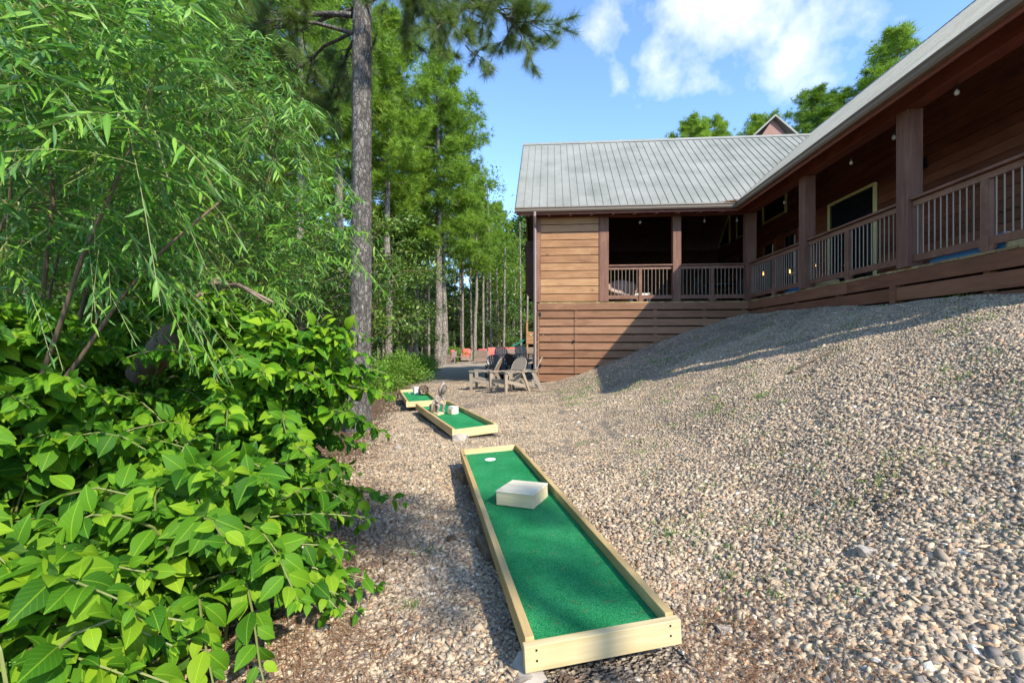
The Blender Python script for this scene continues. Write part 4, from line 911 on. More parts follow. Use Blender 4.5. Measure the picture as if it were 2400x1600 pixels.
# fallen needles
def litter(n, seed, cx, cy, sx, sy, ln=.10, w=.0011, name='pine_needle_litter'):
    r = np.random.default_rng(seed); x = r.normal(cx, sx, n); y = r.normal(cy, sy, n); return x, y
def needles_at(x, y, seed, ln=.09, w=.0013):
    r = np.random.default_rng(seed); n = len(x); a = r.uniform(0, np.pi * 2, n); z = ground(x, y) + r.uniform(.008, .03, n)
    X = nrm(np.stack([np.cos(a), np.sin(a), r.normal(size=n) * .12], 1)); X, Y, Z = frames(X, np.array([0, 0, 1.]))
    tv = np.array([(-.5, -1, 0), (-.5, 1, 0), (0, 1, .08), (0, -1, .08), (.5, 0, 0), (.5, .3, 0)]); tf = np.array([(0, 3, 2, 1), (3, 4, 5, 2)])
    wd = w * (1 + y / 6)
    return scat(tv, tf, np.stack([x, y, z], 1), X, Y, Z, ln * r.uniform(.6, 1.3, n), sy=wd, sz=np.full(n, ln))
parts = []
for k, (n, cx, cy, sx, sy) in enumerate(((1500, .55, 1.55, .35, .12), (1800, -.75, 1.7, .28, .35), (1500, -1.0, 2.6, .25, .5), (1200, -1.4, 3.8, .3, .6), (700, .95, 1.9, .2, .3), (1500, -2.1, 5.5, .5, .9), (1500, 1.8, 2.8, 1.1, .9), (900, 3, 4.5, 1.2, 1.2), (400, -.4, 3, .3, .9))):
    r = np.random.default_rng(50 + k); x = r.normal(cx, sx, n); y = r.normal(cy, sy, n); ok = (y > 1) & ~under_board(x, y); parts.append(needles_at(x[ok], y[ok], 60 + k))
r = np.random.default_rng(71)
for _ in range(1):
    n = 46; q_ = np.stack([r.uniform(.06, .56, n), r.uniform(.1, 3.0, n)], 1); w_ = np.array([tuple(G1.matrix_world @ Vector((a, b, .049))) for a, b in q_]); a = r.uniform(0, 6.28, n)
    X = np.stack([np.cos(a), np.sin(a), 0 * a - .02], 1); X, Y, Z = frames(X, np.array([0, 0, 1.])); tv = np.array([(-.5, -1, 0), (-.5, 1, 0), (0, 1, .04), (0, -1, .04), (.5, 0, 0), (.5, .3, 0)])
    parts.append(scat(tv, np.array([(0, 3, 2, 1), (3, 4, 5, 2)]), w_, X, Y, Z, .07 * r.uniform(.4, 1.2, n), sy=np.full(n, .0011), sz=np.full(n, .05)))
V, Fc = join(parts); tag(fast_mesh('pine_needle_litter', V, Fc, M['straw']), kind='stuff')
# sparse weeds on the slope
r = np.random.default_rng(77); cl = []
for k in range(150):
    y_ = r.uniform(2.0, 12); x_ = r.uniform(.9, 1.0 + min(5.2, .95 * y_)); cl.append((x_, y_, r.uniform(.03, .10) * (1 + y_ / 8)))
cl += [(1.22, 2.15, .035), (1.12, 2.45, .03), (.98, 3.0, .03), (-.55, 2.9, .05), (-.5, 2.3, .04)]
px_, py_, rr = [], [], []
for (a, b, c_) in cl:
    n = 26; px_.append(r.normal(a, c_, n)); py_.append(r.normal(b, c_ * .8, n)); 
x = np.concatenate(px_); y = np.concatenate(py_); ok = ~under_board(x, y); x, y = x[ok], y[ok]; n = len(x); a = r.uniform(0, 2 * np.pi, n)
X = nrm(np.stack([np.cos(a) * .7, np.sin(a) * .7, np.ones(n)], 1)); X, Y, Z = frames(X, np.stack([np.sin(a), np.cos(a), .1 + 0 * a], 1))
tv = np.array([(0, -1, 0), (0, 1, 0), (.6, .7, .1), (.6, -.7, .1), (1, 0, .35), (1, .1, .35)]); tf = np.array([(0, 3, 2, 1), (3, 4, 5, 2)])
sc_ = r.uniform(.02, .055, n); V, Fc = scat(tv, tf, np.stack([x, y, ground(x, y) + .004], 1), X, Y, Z, sc_, sy=.0022 * (1 + y / 5)); tag(fast_mesh('grass', V, Fc, M['grass']), kind='stuff')
Pd, r_ = DEB; n = len(Pd); A_ = nrm(r_.normal(size=(n, 3)) * (1, 1, .3)); X, Y, Z = frames(A_, r_.normal(size=(n, 3)))
V, Fc = scat(np.array([(0, -.5, 0), (0, .5, 0), (1, .4, 0), (1, -.4, 0)]), np.array([(0, 1, 2, 3)]), Pd, X, Y, Z, .06 * r_.uniform(.4, 1.2, n), sy=np.full(n, .008)); tag(fast_mesh('leaf_debris', V, Fc, M['straw']), kind='stuff')
# stick on the hill
p0 = onground(3.25, 5.1, .03) ; 
sx0, sy0 = 3.9, 6.1
MBs = MB().tube([(sx0 - .35, sy0 - .05, gz(sx0 - .35, sy0 - .05) + .02), (sx0, sy0, gz(sx0, sy0) + .035), (sx0 + .33, sy0 + .12, gz(sx0 + .33, sy0 + .12) + .03)], [.009, .011, .007], 6)
tag(MBs.build('stick', M['twig'], None, smooth=True), 'thin brown stick lying on the sunlit gravel slope', 'stick')

# ================================================================== foliage builders
LEAF_B = None
def broad_leaf():                                                     # ovate, folded, drooping tip
    rows = [(0, .03), (.12, .17), (.28, .27), (.45, .30), (.62, .26), (.78, .17), (.9, .08), (1.0, .012)]
    tv, lv = [], []
    for a, w_ in rows:
        zc = .06 * math.sin(a * math.pi) - .16 * a * a
        for s in (-1, 0, 1):
            tv.append((a, s * w_, zc + (.055 if s else -.01) * w_ / .3)); lv.append((a, s * (w_ / .3), 0))
    tf = []
    for i in range(len(rows) - 1):
        for s in (0, 1): tf.append((i * 3 + s, (i + 1) * 3 + s, (i + 1) * 3 + s + 1, i * 3 + s + 1))
    return np.array(tv), np.array(tf), np.array(lv)
def lance_leaf():
    rows = [(0, .012), (.15, .062), (.4, .080), (.7, .055), (1.0, .005)]
    tv, lv = [], []
    for a, w_ in rows:
        zc = .03 * a - .2 * a * a
        for s in (-1, 0, 1): tv.append((a, s * w_, zc + (.012 if s else -.004))); lv.append((a * .3, s * (w_ / .080), 0))
    tf = []
    for i in range(len(rows) - 1):
        for s in (0, 1): tf.append((i * 3 + s, (i + 1) * 3 + s, (i + 1) * 3 + s + 1, i * 3 + s + 1))
    return np.array(tv), np.array(tf), np.array(lv)
BL, LL = broad_leaf(), lance_leaf()
SMALL = (np.array([(0, 0, 0), (.5, -.27, .06), (1, 0, -.06), (.5, .27, .06)]), np.array([(0, 1, 2, 3)]))
def foliage(name, tpl, pos, ax, up, sc, mat, parent):
    pos = np.array(pos); X, Y, Z = frames(np.array(ax), np.array(up)); V, Fc = scat(tpl[0], tpl[1], pos, X, Y, Z, np.array(sc))
    lv = np.tile(tpl[2], (len(pos), 1)) if len(tpl) > 2 else None
    return fast_mesh(name, V, Fc, M[mat], parent, smooth=len(tpl) > 2, lv=lv)

# ---- beautyberry-like shrubs beside the camera
def big_shrub(base, targets, rs, lab, leaf=.104, node=.050):
    """targets: world points where stem tips end"""
    r = np.random.default_rng(rs); root = empty('leafy_shrub', base); tag(root, lab, 'shrub', 'broad leaved shrubs left of the gravel path')
    B = np.array(base); P, A, U, Sz = [], [], [], []; mbt = MB(); berry = MB()
    for tip in targets:
        tip = np.array(tip) - B; b0 = r.normal(size=3) * (.12, .12, 0); b0[2] = 0
        hor = tip[:2] - b0[:2]; c1 = np.array([b0[0] + hor[0] * .25, b0[1] + hor[1] * .25, max(tip[2], .3) * 1.0 + .1 + .25 * np.linalg.norm(hor)]); 
        L_ = np.linalg.norm(tip - b0) * 1.15; n = max(6, int(L_ / node)); t = np.linspace(0, 1, n)[:, None]
        pts = (1 - t) ** 2 * b0 + 2 * t * (1 - t) * c1 + t * t * tip + np.sin(t * 9 + r.uniform(0, 6)) * .012
        mbt.tube([tuple(p) for p in pts[::3]] + [tuple(pts[-1])], [.0065 * (1 - .75 * k / (n / 3)) + .0012 for k in range(len(pts[::3]) + 1)], 4, cap=False)
        d = np.gradient(pts, axis=0); d = nrm(d)
        s0 = int(n * (.22 + .1 * r.random())); ph = r.uniform(0, 3)
        for k in range(s0, n):
            q = k / n; side = np.cross(d[k], (0, 0, 1)); side = side / (np.linalg.norm(side) + 1e-6); upv = np.cross(side, d[k])
            sz = leaf * (1.15 - .95 * max(0, q - .78) / .22 * .75) * r.uniform(.6, 1.2)
            for s in (-1, 1):
                a = (k % 2) * 1.1 + r.normal() * .35 - .15
                out = side * s * math.cos(a) + upv * math.sin(a) * (s if k % 2 else .4)
                dirn = out * .9 + d[k] * .45 + np.array([0, 0, -.42]) + r.normal(size=3) * .24
                P.append(pts[k] + out * .012); A.append(dirn); U.append(np.array([0, 0, .85]) + r.normal(size=3) * .42 + d[k] * .3 + np.array([.28, -.4, 0])); Sz.append(sz)
            if r.random() < .3 and q > .35:
                c_ = pts[k] + r.normal(size=3) * .004
                for _ in range(4): berry.lathe([(.0004, -.0028), (.0028, 0), (.0004, .0028)], 5, tuple(c_ + r.normal(size=3) * .006))
        for k in range(3): P.append(pts[-1]); A.append(d[-1] + r.normal(size=3) * .5); U.append((0, 0, 1.)); Sz.append(leaf * .42)
    foliage('foliage', BL, P, A, U, Sz, 'beauty', root); mbt.build('stem', M['greentwig'], root, fix=False); tag(berry.build('berry', M['bushleaf'], root, fix=False), kind='stuff')
    return len(P)
r = np.random.default_rng(5)
def tips(n, poly_uv, Y0, Y1, seed):
    """stem tips spread over a mound; the list gives rough mound extents (x, y, z)"""
    r = np.random.default_rng(seed); out = []
    return out
def mound(n, c, rad, seed, squash=1, xmax=None):
    r = np.random.default_rng(seed); out = []
    while len(out) < n:
        a = r.uniform(0, 2 * np.pi); e = math.asin(r.uniform(-.05, 1)); k = r.uniform(.72, 1.08)
        p = np.array(c) + np.array([math.cos(a) * math.cos(e) * rad[0], math.sin(a) * math.cos(e) * rad[1], math.sin(e) * rad[2]]) * k
        if p[1] < .95 + .1 * r.random(): continue
        p[2] = max(p[2], float(ground(p[0], p[1])) + .06); out.append(p)
    return out
b1 = big_shrub(onground(-1.55, 2.15), mound(92, (-1.50, 2.1, -1.25), (.84, .75, .74), 11), 21, 'broad leaved shrub nearest the camera, spilling down to the path at the bottom left')
b2_ = big_shrub(onground(-1.75, 3.1), mound(105, (-1.72, 3.0, -1.2), (.95, .7, 1.40), 12) + [(-.78, 3.0, -.25), (-.80, 2.9, -.35), (-.95, 3.1, .02), (-.74, 2.8, -.55), (-.9, 2.95, -.1), (-.85, 3.1, -.2)] + [np.array(at(*q_)) for q_ in ((480, 695, 3.0), (545, 722, 3.0), (425, 712, 3.1), (330, 730, 3.1), (250, 722, 3.2), (620, 760, 2.9), (700, 790, 3.0), (790, 775, 2.95), (812, 800, 2.9), (905, 880, 3.0), (915, 930, 2.95), (885, 1000, 2.8), (860, 900, 3.0))], 22, 'tall broad leaved shrub whose tips reach in front of the near pine trunk')
b3_ = big_shrub(onground(-2.9, 2.6), mound(95, (-2.75, 2.4, -1.2), (1.05, .95, 1.42), 13) + [np.array(at(*q_)) for q_ in ((60, 735, 2.6), (150, 750, 2.5), (10, 730, 2.4), (110, 722, 2.8), (210, 765, 2.5))], 23, 'broad leaved shrub at the left edge of the picture', leaf=.108)
b4_ = big_shrub(onground(-1.75, 1.45), mound(60, (-1.6, 1.45, -1.35), (.7, .42, .72), 14), 24, 'low broad leaved shrub in the bottom left corner', leaf=.108)
b5_ = big_shrub(onground(-3.3, 3.9), mound(90, (-3.2, 3.8, -1.2), (1.2, .9, 1.65), 15), 25, 'broad leaved shrub under the willow, behind the front shrubs')
print('shrub leaves', b1, b2_, b3_, b4_, b5_)

# ---- willows
def willow(base, rs, stems, n_twigs, lab, region, leaf=.115):
    r = np.random.default_rng(rs); root = empty('willow_tree', base); tag(root, lab, 'tree', 'willows overhanging the left of the path')
    B = np.array(base); tr = MB(); tw = MB(); allp = []
    for st in stems:
        p = np.array(st, float) - B; t = np.linspace(0, 1, 9)[:, None]; c_ = p * .5 + r.normal(size=3) * (.25, .2, .1)
        pts = 2 * t * (1 - t) * c_ + t * t * p + r.normal(size=(9, 3)) * .02 * t; allp.append(pts)
        tr.tube([tuple(q) for q in pts], [.021 * (1 - .75 * k / 8) for k in range(9)], 7)
    tr.build('trunk', M['twig'], root, smooth=True, fix=False)
    ap = np.concatenate([a[2:] for a in allp]); P, A, U, Sz = [], [], [], []
    for k in range(n_twigs):
        tgt = region(r) - B                                            # middle of the twig
        near = ap[np.argmin(((ap - tgt) ** 2).sum(1) + r.random(len(ap)) * .3)]
        dirn = nrm((tgt - near) + np.array([.25, -.1, .1]) * .5 + r.normal(size=3) * .25); L_ = r.uniform(.45, .95)
        n = int(L_ / .027); t = np.linspace(0, 1, n)[:, None]; p0 = tgt - dirn * L_ * .5
        pts = p0 + dirn * t * L_ + np.array([0, 0, -.34 * L_]) * t * t + np.array([0, 0, .08]) * np.sin(t * 3)
        d = nrm(np.gradient(pts, axis=0))
        tw.tube([tuple(q) for q in pts[::4]] + [tuple(pts[-1])], .0015, 3, cap=False)
        if k % 3 == 0:
            mid = (near + pts[0]) / 2 + np.array([0, 0, .1]); tw.tube([tuple(near), tuple(mid), tuple(pts[0])], [.008, .005, .003], 4, cap=False)
        for i in range(n):
            side = np.cross(d[i], (0, 0, 1)); side /= np.linalg.norm(side) + 1e-6; s = 1 if i % 2 else -1
            a = side * s * .62 + d[i] * .62 + np.array([0, 0, -.42]) + r.normal(size=3) * .22
            P.append(pts[i]); A.append(a); U.append(np.array([0, 0, 1.]) + r.normal(size=3) * .55); Sz.append(leaf * r.uniform(.6, 1.2) * (1 - .4 * (i / n) ** 3))
    foliage('crown', LL, P, A, U, Sz, 'willow', root); tw.build('twigs' if False else 'twig', M['greentwig'], root, fix=False)
    return len(P)
def regA(r):                                                           # right part reaching in front of the pine trunk
    while True:
        Y = r.uniform(3.2, 5.6); u = r.uniform(120, 880); v = r.uniform(20, 720)
        edge = 560 + .0 * v if v < 90 else (640 + (v - 90) * .42 if v < 560 else 850 - (v - 560) * 1.0)
        if u < edge + r.normal() * 25 and not (v > 640 and u < 450): return np.array(at(u, v, Y))
def regB(r):                                                           # left mass
    Y = r.uniform(2.2, 5.0); return np.array(at(r.uniform(-150, 480), r.uniform(-80, 700), Y))
def regC(r):                                                           # close sprays
    Y = r.uniform(1.7, 2.8); return np.array(at(r.uniform(-60, 440), r.uniform(-60, 430), Y))
w1 = willow(onground(-3.1, 5.0), 31, [(-2.2, 4.4, 1.9), (-3.1, 4.8, 2.6), (-1.9, 4.6, 1.0), (-3.9, 4.6, 1.8), (-2.3, 4.0, .3)], 820, 'fine leaved willow whose long sprays cross the near pine trunk', regA, .105)
w2 = willow(onground(-3.8, 3.4), 32, [(-2.6, 3.4, 1.7), (-3.4, 3.6, 2.3), (-4.2, 3.8, 1.9), (-2.9, 3.0, .9), (-2.4, 2.3, 1.0)], 680, 'willow filling the upper left corner with long narrow leaves', regB, .11)
w3 = willow(onground(-3.3, 2.9), 33, [(-1.7, 2.1, 1.0), (-2.2, 2.2, 1.5), (-1.5, 2.4, .7)], 100, 'young willow with the largest pale leaves, closest to the camera', regC, .128)
print('willow leaves', w1, w2, w3)

# ---- pines
def tuft(n, seed, spread=.9, w=.03):
    r = np.random.default_rng(seed); tv, tf = [], []
    for k in range(n):
        a = r.uniform(0, 2 * math.pi); e = r.uniform(.15, spread); L_ = r.uniform(.7, 1.05); d = np.array([math.cos(e), math.sin(e) * math.cos(a), math.sin(e) * math.sin(a)])
        s = np.cross(d, r.normal(size=3)); s /= np.linalg.norm(s); o = d * .0
        tv += [o - s * w / 2, o + s * w / 2, d * L_]; tf.append((3 * k, 3 * k + 1, 3 * k + 2))
    return np.array(tv), np.array(tf)
TFAR, TNEAR = tuft(15, 1, 1.35, .055), tuft(16, 2, 1.15, .017)
def pine(name, h, base_h, rmax, seed, tsize=.28, limbs=34, shape=1.0, tr=.2, mat='needle', bark='barkfar', dens=1.0, lean=0, flat=.5):
    r = np.random.default_rng(seed); root = empty(name); tk = MB()
    zz = np.linspace(0, h, 12); wob = np.cumsum(r.normal(size=(12, 2)) * .035, 0) * (h / 16)
    def cx(z): return np.interp(z, zz, wob[:, 0]) + lean * z, np.interp(z, zz, wob[:, 1])
    tk.tube([(*cx(z), z) for z in zz], [tr * (1 - .82 * (z / h) ** 1.2) * (1.25 if z == 0 else 1) for z in zz], 12, cap=False)
    P, A = [], []
    for k in range(limbs):
        q = (k + r.random()) / limbs; z = base_h + (h - base_h) * q ** .9
        R_ = rmax * ((1 - q) ** .75 * shape + .12) * (.5 + .5 * min(1, q * 5)) * r.uniform(.55, 1.12); a = k * 2.399 + r.normal() * .3
        x0_, y0_ = cx(z); rise = (.15 + .45 * q) * R_; n = 5; t = np.linspace(0, 1, n)
        pts = np.stack([x0_ + np.cos(a) * R_ * t, y0_ + np.sin(a) * R_ * t, z + rise * t ** 1.5 - .1 * R_ * np.sin(t * 3)], 1) + r.normal(size=(n, 3)) * .06 * t[:, None]
        tk.tube([tuple(p) for p in pts], [.05 * (1 - .8 * tt) * max(.4, 1 - q) * tr / .2 for tt in t], 4, cap=False)
        m_ = int((8 + 26 * R_ / 3) * dens)
        for j in range(m_):
            tt = r.uniform(.28, 1.02) ** .8; b = np.array([np.interp(tt, t, pts[:, i]) for i in range(3)]); off = r.normal(size=3) * (.42, .42, .42 * flat) * (R_ * .28 + .18) * (1.15 - .5 * tt)
            P.append(b + off); A.append(nrm(off + np.array([np.cos(a) * .35, np.sin(a) * .35, .42]) + r.normal(size=3) * .15))
    if tsize > .2: pass
    P = np.array(P); A = np.array(A)
    # clumps: each tip carries several tufts
    m_ = 5; P = np.repeat(P, m_, 0) + r.normal(size=(len(P) * m_, 3)) * tsize * .42; A = nrm(np.repeat(A, m_, 0) + r.normal(size=(len(A) * m_, 3)) * .45)
    X, Y, Z = frames(A, r.normal(size=A.shape)); V, Fc = scat(TFAR[0], TFAR[1], P, X, Y, Z, tsize * 1.25 * r.uniform(.7, 1.2, len(P)))
    tk.build('trunk', M[bark], root, smooth=True, fix=False); fast_mesh('crown', V, Fc, M[mat], root)
    return root, len(P)
protos = [pine('pine_tree', 17.5, 6.2, 3.7, 1, limbs=58, dens=1.3, tr=.22), pine('pine_tree', 19, 9, 3.2, 2, limbs=44, dens=1.1, tr=.2), pine('pine_tree', 16, 8, 2.8, 3, limbs=42, dens=1.1, tr=.17), pine('pine_tree', 21, 10, 3.9, 4, limbs=56, dens=1.1, tr=.24)]
print('tufts', [p[1] for p in protos])
pl = [(0, 1026, 28.3, 1.09, 'tall sunlit pine standing alone right of the near trunk, first behind the path'),
      (1, 1038, 31.5, .98, 'pine whose trunk shows just right of the tall sunlit pine trunk'),
      (2, 1117, 36, .85, 'slender pine behind the coral patio chairs'),
      (1, 975, 31, .84, 'pine with thin pale trunk left of the tall sunlit pine'),
      (2, 906, 21, 1.02, 'pine rising behind the yellow green bushes'),
      (3, 860, 28, .90, 'big pine right behind the near trunk'),
      (3, 800, 20, .98, 'dark pine left of the near trunk'),
      (1, 700, 17, .92, 'pine behind the upper willow sprays'),
      (0, 560, 22, 1.05, 'pine showing through the gaps of the willow'),
      (3, 380, 19, 1.0, 'pine deep behind the willow on the left'),
      (1, 200, 24, 1.05, 'pine far left behind the willow'),
      (0, 40, 20, 1.0, 'pine at the left edge behind the leaves'),
      (2, 1080, 42, .95, 'thin pine in the woods left of the slender patio pine'),
      (0, 1165, 50, .92, 'low pine next to the eave corner of the house'),
      (2, 1205, 56, .8, 'short distant pine just left of the house wall'),
      (1, 1140, 47, .8, 'distant pine behind the patio, between the slender pines'),
      (3, 940, 38, .72, 'tall pine in the second row behind the near trunk'),
      (1, 1000, 45, .82, 'pine in the second row behind the tall sunlit pine'),
      (0, 640, 32, 1.1, 'second row pine left of the near trunk'),
      (3, 480, 33, 1.1, 'second row pine behind the middle of the willow'),
      (0, 300, 30, 1.1, 'second row pine on the far left'),
      (3, 120, 34, 1.1, 'second row pine near the left edge'),
      (2, 850, 44, 1.0, 'thin distant pine whose trunk stands between the nearer ones'),
      (2, 760, 36, 1.05, 'distant pine just left of the near trunk')]
first = set()
for k, (pi, u, Y, s, lab) in enumerate(pl):
    root = protos[pi][0]; o = root if pi not in first else copy_tree(root); first.add(pi)
    x_ = px(u, Y); o.location = (x_, Y, gz(x_, Y) - .1); o.scale = (s * random.uniform(.92, 1.08), s * random.uniform(.92, 1.08), s); o.rotation_euler = (0, 0, k * 2.1)
    tag(o, lab, 'tree', 'pines of the woodland')
# pines behind the house roof
for k, (pi, u, Y, top, s, lab) in enumerate(((0, 1618, 40, 266, .62, 'pine top farthest left above the roof ridge'), (3, 1785, 41, 266, .62, 'pine top just left of the small gable, lower than its neighbour'), (3, 1965, 39, 205, .75, 'pine top between the small gable and the sloping roof edge'), (3, 1680, 44, 262, .62, 'round topped pine above the left part of the roof ridge'), (1, 1765, 46, 262, .6, 'pine top left of the small gable above the roof'), (0, 1915, 42, 195, .75, 'large bright pine top right of the small gable'), (2, 2105, 38, 50, .9, 'pine top poking highest above the sloping roof edge'), (1, 2040, 40, 150, .8, 'small pine top halfway up the sloping roof edge'))):
    o = copy_tree(protos[pi][0]); x_ = px(u, Y); hh = (17.5, 19, 16, 21)[pi]; ztop = (800 - top) / F * Y
    o.location = (x_, Y, ztop - hh * s * 1.02); s2 = s * 1.15; o.scale = (s2, s2, s); o.rotation_euler = (0, 0, k * 1.7 + .4); tag(o, lab, 'tree', 'pines behind the house')
    o.location.z = .6; o.scale = (s * 1.8, s * 1.8, (ztop - .6) / (hh * 1.03))

# near pine with the big trunk and limbs
NP = (-2.52, 7.7); gp = gz(*NP)
root = empty('pine_tree', (NP[0], NP[1], gp)); tag(root, 'big pine with scaly grey trunk standing beside the path, nearest to the camera', 'tree')
r = np.random.default_rng(91); zz = np.linspace(-.1, 15, 40); nseg = 40; Vt = []
for i, z in enumerate(zz):
    rad = .172 - .0036 * z + .05 * math.exp(-max(z, 0) * 2.6); cxx = .012 * z + .02 * math.sin(z * .7)
    for k in range(nseg):
        a = 2 * math.pi * k / nseg; rr_ = rad * (1 + .02 * math.sin(5 * a + z) + r.normal() * .012); Vt.append((cxx + rr_ * math.cos(a), rr_ * math.sin(a), z))
ff = [(i * nseg + k, i * nseg + (k + 1) % nseg, (i + 1) * nseg + (k + 1) % nseg, (i + 1) * nseg + k) for i in range(39) for k in range(nseg)]
fast_mesh('trunk', np.array(Vt), np.array(ff), M['bark'], root, smooth=True)
def limb(p0, p1, sag, rad, seed, ntw=16, tl=.20, dens=20):
    r = np.random.default_rng(seed); p0, p1 = np.array(p0, float), np.array(p1, float); t = np.linspace(0, 1, 9)[:, None]
    pts = p0 + (p1 - p0) * t + np.array([0, 0, sag]) * np.sin(t * np.pi) + r.normal(size=(9, 3)) * .05 * t
    b = MB(); b.tube([tuple(p) for p in pts], [rad * (1 - .8 * k / 8) for k in range(9)], 7, cap=False); P, A = [], []
    L_ = np.linalg.norm(p1 - p0); ax = (p1 - p0) / L_
    for k in range(ntw):
        tt = r.uniform(.3, 1.0); o_ = np.array([np.interp(tt, t[:, 0], pts[:, i]) for i in range(3)])
        d = nrm(ax * .7 + r.normal(size=3) * (.75, .75, .5) + np.array([0, 0, -.12])); l_ = L_ * r.uniform(.12, .34) * (1.2 - .4 * tt)
        q = np.linspace(0, 1, 6)[:, None]; tw_ = o_ + d * q * l_ + np.array([0, 0, -.12 * l_]) * q * q + r.normal(size=(6, 3)) * .015
        b.tube([tuple(p) for p in tw_], [.012 * (1 - .7 * j / 5) for j in range(6)], 5, cap=False)
        for s in range(3):
            e0 = tw_[r.integers(2, 6)]; d2 = nrm(d + r.normal(size=3) * .6); l2 = l_ * r.uniform(.25, .55); e1 = e0 + d2 * l2
            b.tube([tuple(e0), tuple((e0 + e1) / 2 + r.normal(size=3) * .01), tuple(e1)], .005, 4, cap=False)
            for j in range(dens): f_ = r.uniform(.35, 1.05); P.append(e0 + (e1 - e0) * f_); A.append(d2 + r.normal(size=3) * .35)
        for j in range(dens): f_ = r.uniform(.5, 1.05); P.append(o_ + d * l_ * f_); A.append(d + r.normal(size=3) * .4)
    return b, P, A
LIMBS = [((.1, 0, 7.05), (2.75, -.55, 6.15), .5, .06, 1, 30), ((.1, .1, 8.2), (2.6, .6, 7.3), .3, .05, 7, 26), ((-.1, 0, 6.5), (-2.4, -.3, 6.0), .35, .035, 2, 30), ((-.1, 0, 6.8), (-3.0, .5, 6.4), .3, .05, 3, 26), ((0, .1, 6.6), (-1.2, 1.9, 6.3), .2, .04, 4, 20), ((-.1, .1, 6.6), (-2.6, 1.4, 5.5), .3, .03, 5, 30), ((.1, -.1, 6.9), (1.9, -.9, 5.75), .45, .035, 21, 26), ((0, 0, 7.4), (-2.4, -1.2, 7.1), .3, .05, 6, 24), ((-.1, 0, 6.9), (-3.4, 1.0, 5.6), .3, .03, 8, 30), ((-.1, 0, 7.9), (-3.4, .2, 7.6), .3, .05, 9, 24),
         ((0, 0, 9), (-1.9, 1.6, 9.2), .2, .05, 10, 20), ((0, 0, 9.6), (1.8, 1.4, 9.9), .2, .05, 11, 20), ((0, 0, 10.5), (-.6, -1.9, 10.9), .2, .05, 12, 18), ((0, 0, 11.5), (1.4, .3, 12.2), .2, .04, 13, 18), ((0, 0, 12.5), (-1.3, .2, 13.2), .2, .04, 14, 18), ((.1, 0, 13.5), (.1, .8, 15.2), .1, .04, 15, 18)]
P, A = [], []
for (p0, p1, sag, rad, sd_, n) in LIMBS:
    b, p_, a_ = limb(p0, p1, sag, rad, sd_, n); b.build('limb', M['bark'], root, smooth=True, fix=False); P += p_; A += a_
P, A = np.array(P), nrm(np.array(A)); X, Y, Z = frames(A, r.normal(size=A.shape)); V, Fc = scat(TNEAR[0], TNEAR[1], P, X, Y, Z, .20 * r.uniform(.75, 1.15, len(P)))
fast_mesh('crown', V, Fc, M['nearneedle'], root); print('near tufts', len(P))

# ---- understory broadleaf trees
def broadtree(name, h, crown, base_h, seed, nb=30, leaf=.12, per=190, tr=.07, mat='broad'):
    r = np.random.default_rng(seed); root = empty(name); b = MB(); zz = np.linspace(0, h * .9, 8); w_ = np.cumsum(r.normal(size=(8, 2)) * .12, 0)
    b.tube([(w_[i, 0], w_[i, 1], z) for i, z in enumerate(zz)], [tr * (1 - .8 * i / 7) for i in range(8)], 7, cap=False); P, A, U = [], [], []
    for k in range(nb):
        z = base_h + (h * .86 - base_h) * r.random(); c0 = np.array([np.interp(z, zz, w_[:, 0]), np.interp(z, zz, w_[:, 1]), z]); a = r.uniform(0, 2 * np.pi)
        q = (z - base_h) / (h - base_h); R_ = crown * r.uniform(.45, 1.1) * (math.sin(math.pi * (.22 + .72 * q)) + .1); end = c0 + np.array([math.cos(a) * R_, math.sin(a) * R_, R_ * r.uniform(.05, .6)])
        mid = (c0 + end) / 2 + np.array([0, 0, .12 * R_]); b.tube([tuple(c0), tuple(mid), tuple(end)], [tr * .35, tr * .2, tr * .08], 4, cap=False)
        n = per; t = r.uniform(.25, 1.12, n)[:, None]; pts = c0 + (end - c0) * t + r.normal(size=(n, 3)) * (.30, .30, .13) * R_ ** .6 * .75
        P.append(pts); A.append(nrm(end - c0) + r.normal(size=(n, 3)) * .7 + np.array([0, 0, -.25])); U.append(np.array([0, 0, 1.]) + r.normal(size=(n, 3)) * .5)
    P, A, U = map(np.concatenate, (P, A, U)); b.build('trunk', M['twig'] if tr < .08 else M['barkfar'], root, smooth=True, fix=False)
    foliage('crown', SMALL, P, A, U, leaf * r.uniform(.7, 1.25, len(P)), mat, root); return root
bt = [broadtree('broadleaf_tree', 7.5, 2.3, 1.2, 201, 34, .15, 200), broadtree('broadleaf_tree', 5.5, 2.0, .5, 202, 32, .14, 190), broadtree('broadleaf_tree', 10, 2.6, 2.2, 203, 42, .17, 210, tr=.1)]
r = np.random.default_rng(300); first = set()
under = [(1, 60, 10), (1, -40, 12), (1, 240, 12.5), (1, 480, 20), (1, 120, 16), (1, 300, 24), (0, 30, 30), (0, 400, 36), (0, 930, 24), (1, 870, 18), (2, 960, 34), (0, 1075, 44), (1, 1005, 38), (2, 1150, 52), (0, 1190, 48), (1, 1110, 50), (2, 900, 30), (0, 820, 22), (1, 760, 15), (2, 740, 26), (0, 680, 19), (1, 620, 14), (2, 560, 24), (0, 500, 17), (1, 420, 14), (2, 340, 22), (0, 260, 16), (1, 180, 13), (2, 90, 20), (0, 20, 15), (1, 700, 11.5), (1, 560, 11), (0, 1225, 58), (2, 1050, 56), (1, 1170, 42), (0, 990, 50), (2, 780, 38), (1, 940, 42), (0, 450, 28), (2, 200, 30), (0, -60, 24), (1, 330, 10.5)]
DESC = ['bushy', 'low dense', 'tall slim']
